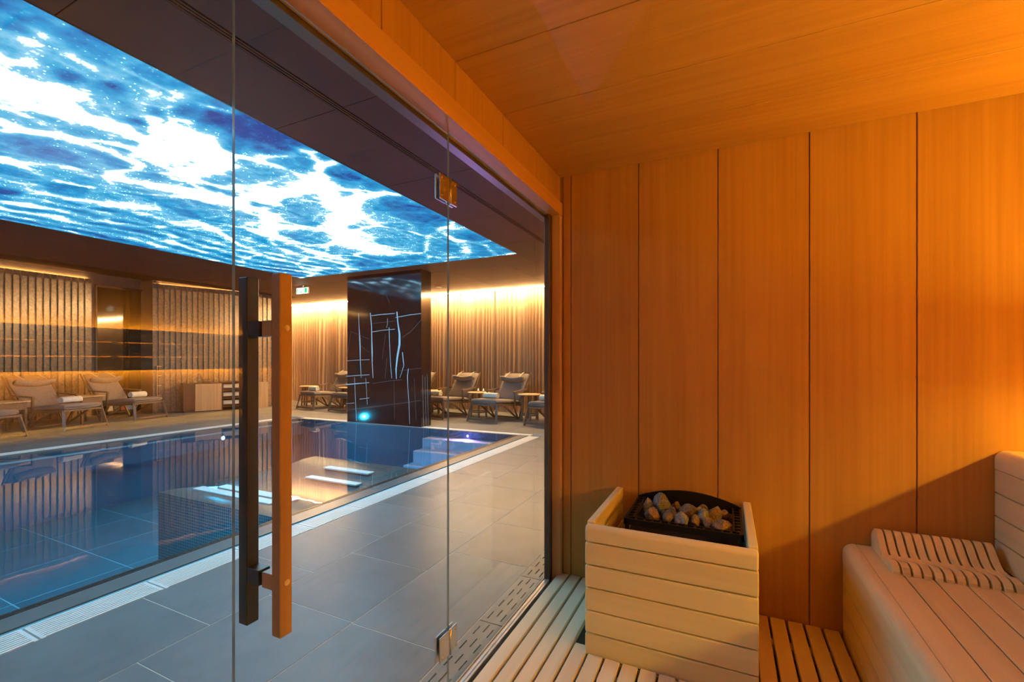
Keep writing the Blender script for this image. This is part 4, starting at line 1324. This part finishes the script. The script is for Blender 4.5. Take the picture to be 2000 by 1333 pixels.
towel_on(left_l[2], 0.30, 'rolled cream towel on the lounger before the dark mirror', 'towels on the slat wall loungers')

def round_table(x, y, lab):
    t = root('side_table', (x, y, 0), lab, 'side table', 'round side tables by the curtains')
    link('table_top', lathe_mesh([(0, 0.535), (0.235, 0.535), (0.25, 0.54), (0.25, 0.555), (0.245, 0.56), (0, 0.56)], 28, False), 'oak', t, (0, 0, 0), world=False)
    for k in range(6):
        a = k * math.pi / 3
        bars('leg', [((0.16 * math.cos(a), 0.16 * math.sin(a), 0.535), (0.20 * math.cos(a), 0.20 * math.sin(a), 0.0), 0.03, 0.03)], 'frame_wood', t)
    link('lower_ring', lathe_mesh([(0.17, 0.10), (0.20, 0.10), (0.20, 0.125), (0.17, 0.125), (0.17, 0.10)], 24, False), 'frame_wood', t, (0, 0, 0), world=False)
round_table(-10.75, 9.15, 'round wooden side table beside the lounger farthest from sauna')
round_table(-9.22, 9.12, 'round wooden side table half hidden by the marble pillar')
round_table(-6.45, 9.05, 'round wooden side table just past the pillar')
round_table(-5.10, 8.98, 'round wooden side table carrying two glowing candles')
round_table(-3.82, 8.92, 'round wooden side table beside the lounger cut off by glass')
for x, y, lab in ((-5.17, 9.08, 'small glowing candle glass on round table, on its pillar side'), (-5.02, 9.06, 'small glowing candle glass on round table, away from the pillar')):
    t = root('candle_glass', (x, y, 0.56), lab, 'candle', 'candles on the round side table')
    link('holder', lathe_mesh([(0, 0.002), (0.03, 0.002), (0.034, 0.09), (0.031, 0.09), (0.028, 0.008), (0, 0.008)], 16), 'ware', t, (0, 0, 0), world=False)
    link('wax', lathe_mesh([(0, 0.009), (0.026, 0.009), (0.027, 0.03), (0, 0.03)], 14), 'towel', t, (0, 0, 0), world=False)
    link('flame', lathe_mesh([(0, 0.03), (0.008, 0.042), (0.005, 0.058), (0, 0.072)], 10), 'candle', t, (0, 0, 0), world=False)
def box_table(x, y, lab):
    t = root('box_side_table', (x, y, 0), lab, 'side table', 'square side tables by the slat wall', rotz=LA)
    box('table_top', (-0.24, -0.24, 0.53), (0.24, 0.24, 0.555), 'oak', t, bev=0.004, world=False)
    box('drawer_box', (-0.20, -0.21, 0.40), (0.20, 0.21, 0.53), 'frame_wood', t, world=False)
    for sx in (-1, 1):
        for sy in (-1, 1):
            box('leg', (sx * 0.19 - 0.018, sy * 0.19 - 0.018, 0.0), (sx * 0.19 + 0.018, sy * 0.19 + 0.018, 0.40), 'frame_wood', t, world=False)
box_table(-11.45, 3.32, 'square wooden side table between the first two slat wall loungers')
box_table(-11.93, 4.60, 'square wooden side table before the lounger at dark mirror')

# ---- cabinet, towel shelf, glassware, magazines
cb = root('oak_cabinet', (A0.x, A0.y, 0), 'low cabinet with light oak door and dark side panel by angled slat wall', 'cabinet', rotz=ang)
# local x along the wall, local -y toward the pool
def wall_t(u, v):      # distance along the angled wall for a pixel on the floor line in front
    q = on_z(u, v, 0.0); return (q - A0).dot(dirw)
t0 = 0.55
box('carcass', (t0, -0.44, 0.05), (t0 + 0.80, -0.08, 0.70), 'dark_wood', cb, world=False)
box('plinth', (t0 + 0.02, -0.42, 0.0), (t0 + 0.78, -0.10, 0.05), 'dark_wood', cb, world=False)
box('dark_front_panel', (t0 + 0.004, -0.450, 0.055), (t0 + 0.236, -0.441, 0.695), 'dark_wood', cb, bev=0.002, world=False)
box('door', (t0 + 0.240, -0.462, 0.02), (t0 + 0.798, -0.441, 0.695), 'oak', cb, bev=0.003, world=False)
box('cabinet_top', (t0 - 0.005, -0.46, 0.70), (t0 + 0.805, -0.08, 0.716), 'dark_wood', cb, world=False)
ts = root('towel_shelf', (A0.x, A0.y, 0), 'dark open shelf unit holding rolled white towels beside oak cabinet', 'shelf', rotz=ang)
s0 = t0 + 0.812
box('side_panel', (s0, -0.44, 0.0), (s0 + 0.018, -0.08, 0.74), 'dark_wood', ts, world=False)
box('side_panel', (s0 + 0.55, -0.44, 0.0), (s0 + 0.568, -0.08, 0.74), 'dark_wood', ts, world=False)
box('back_panel', (s0 + 0.018, -0.10, 0.0), (s0 + 0.55, -0.08, 0.74), 'dark_wood', ts, world=False)
tow_z = []
for z in (0.09, 0.30, 0.51, 0.72):
    box('shelf_board', (s0 + 0.018, -0.44, z), (s0 + 0.55, -0.10, z + 0.018), 'dark_wood', ts, world=False)
    tow_z.append(z + 0.018)
def wall_pt(tt, off, z):
    q = A0 + dirw * tt + nrm * off
    return Vector((q.x, q.y, z))
for z, lab in zip(tow_z[:3], ('rolled white towel on the bottom board of dark shelf', 'rolled white towel on the middle board of dark shelf', 'rolled white towel on the upper board of dark shelf')):
    o = link('rolled_towel', towel_mesh(), 'towel', None, wall_pt(s0 + 0.27, 0.30, z + 0.075), (0, 0, ang)); o.scale = (1.35, 1.1, 1.08)
    tag(o, lab, 'towel', 'towels in the dark shelf')
pan = box('oak_screen', (0, 0, 0), (0.32, 0.03, 0.70), 'oak')
pan.location = wall_pt(2.30, 0.32, 0.35); pan.rotation_euler = (0, 0, ang)
tag(pan, 'narrow upright light oak board near the end of slat wall', 'oak board')
cf = root('water_carafe', wall_pt(t0 + 0.34, 0.27, 0.716), 'clear glass water carafe on the oak cabinet', 'carafe')
link('body', lathe_mesh([(0, 0.002), (0.045, 0.002), (0.055, 0.05), (0.05, 0.11), (0.025, 0.16), (0.022, 0.20), (0.032, 0.225), (0.029, 0.225), (0.02, 0.2), (0.02, 0.16), (0.045, 0.11), (0.05, 0.05), (0.04, 0.008), (0, 0.008)], 18), 'ware', cf, (0, 0, 0), world=False)
for dt, of, lab in ((0.45, 0.25, 'clear tumbler right next to the carafe on oak cabinet'), (0.51, 0.30, 'clear tumbler between two others on oak cabinet'), (0.57, 0.24, 'clear tumbler on oak cabinet nearest the towel shelf')):
    o = link('drinking_glass', lathe_mesh([(0, 0.002), (0.028, 0.002), (0.036, 0.10), (0.033, 0.10), (0.026, 0.01), (0, 0.01)], 16), 'ware', None, wall_pt(t0 + dt, of, 0.716))
    tag(o, lab, 'glass', 'tumblers on the cabinet')
rk = root('low_bench', (-13.09, 5.75, 0), 'low dark bench under the leaning magazines at the dark mirror', 'bench')
box('bench_top', (-13.19, 5.45, 0.05), (-12.98, 6.05, 0.08), 'dark_wood', rk)
for q in (5.47, 6.01):
    box('foot', (-13.17, q, 0.0), (-13.0, q + 0.02, 0.05), 'dark_wood', rk)
for yy, hh, mt, lab in ((5.50, 0.27, 'white', 'white magazine at the slat wall end of low bench'), (5.63, 0.25, 'cushion', 'grey magazine leaning on the dark mirror'), (5.76, 0.28, 'red', 'red magazine leaning on the dark mirror'), (5.89, 0.26, 'white', 'white magazine beside the red one on low bench')):
    m_ = box('magazine', (-13.165, yy, 0.083), (-13.150, yy + 0.11, 0.083 + hh), mt, bev=0.001, rot=(0, -0.22, 0))
    tag(m_, lab, 'magazine', 'magazines leaning on the dark mirror')
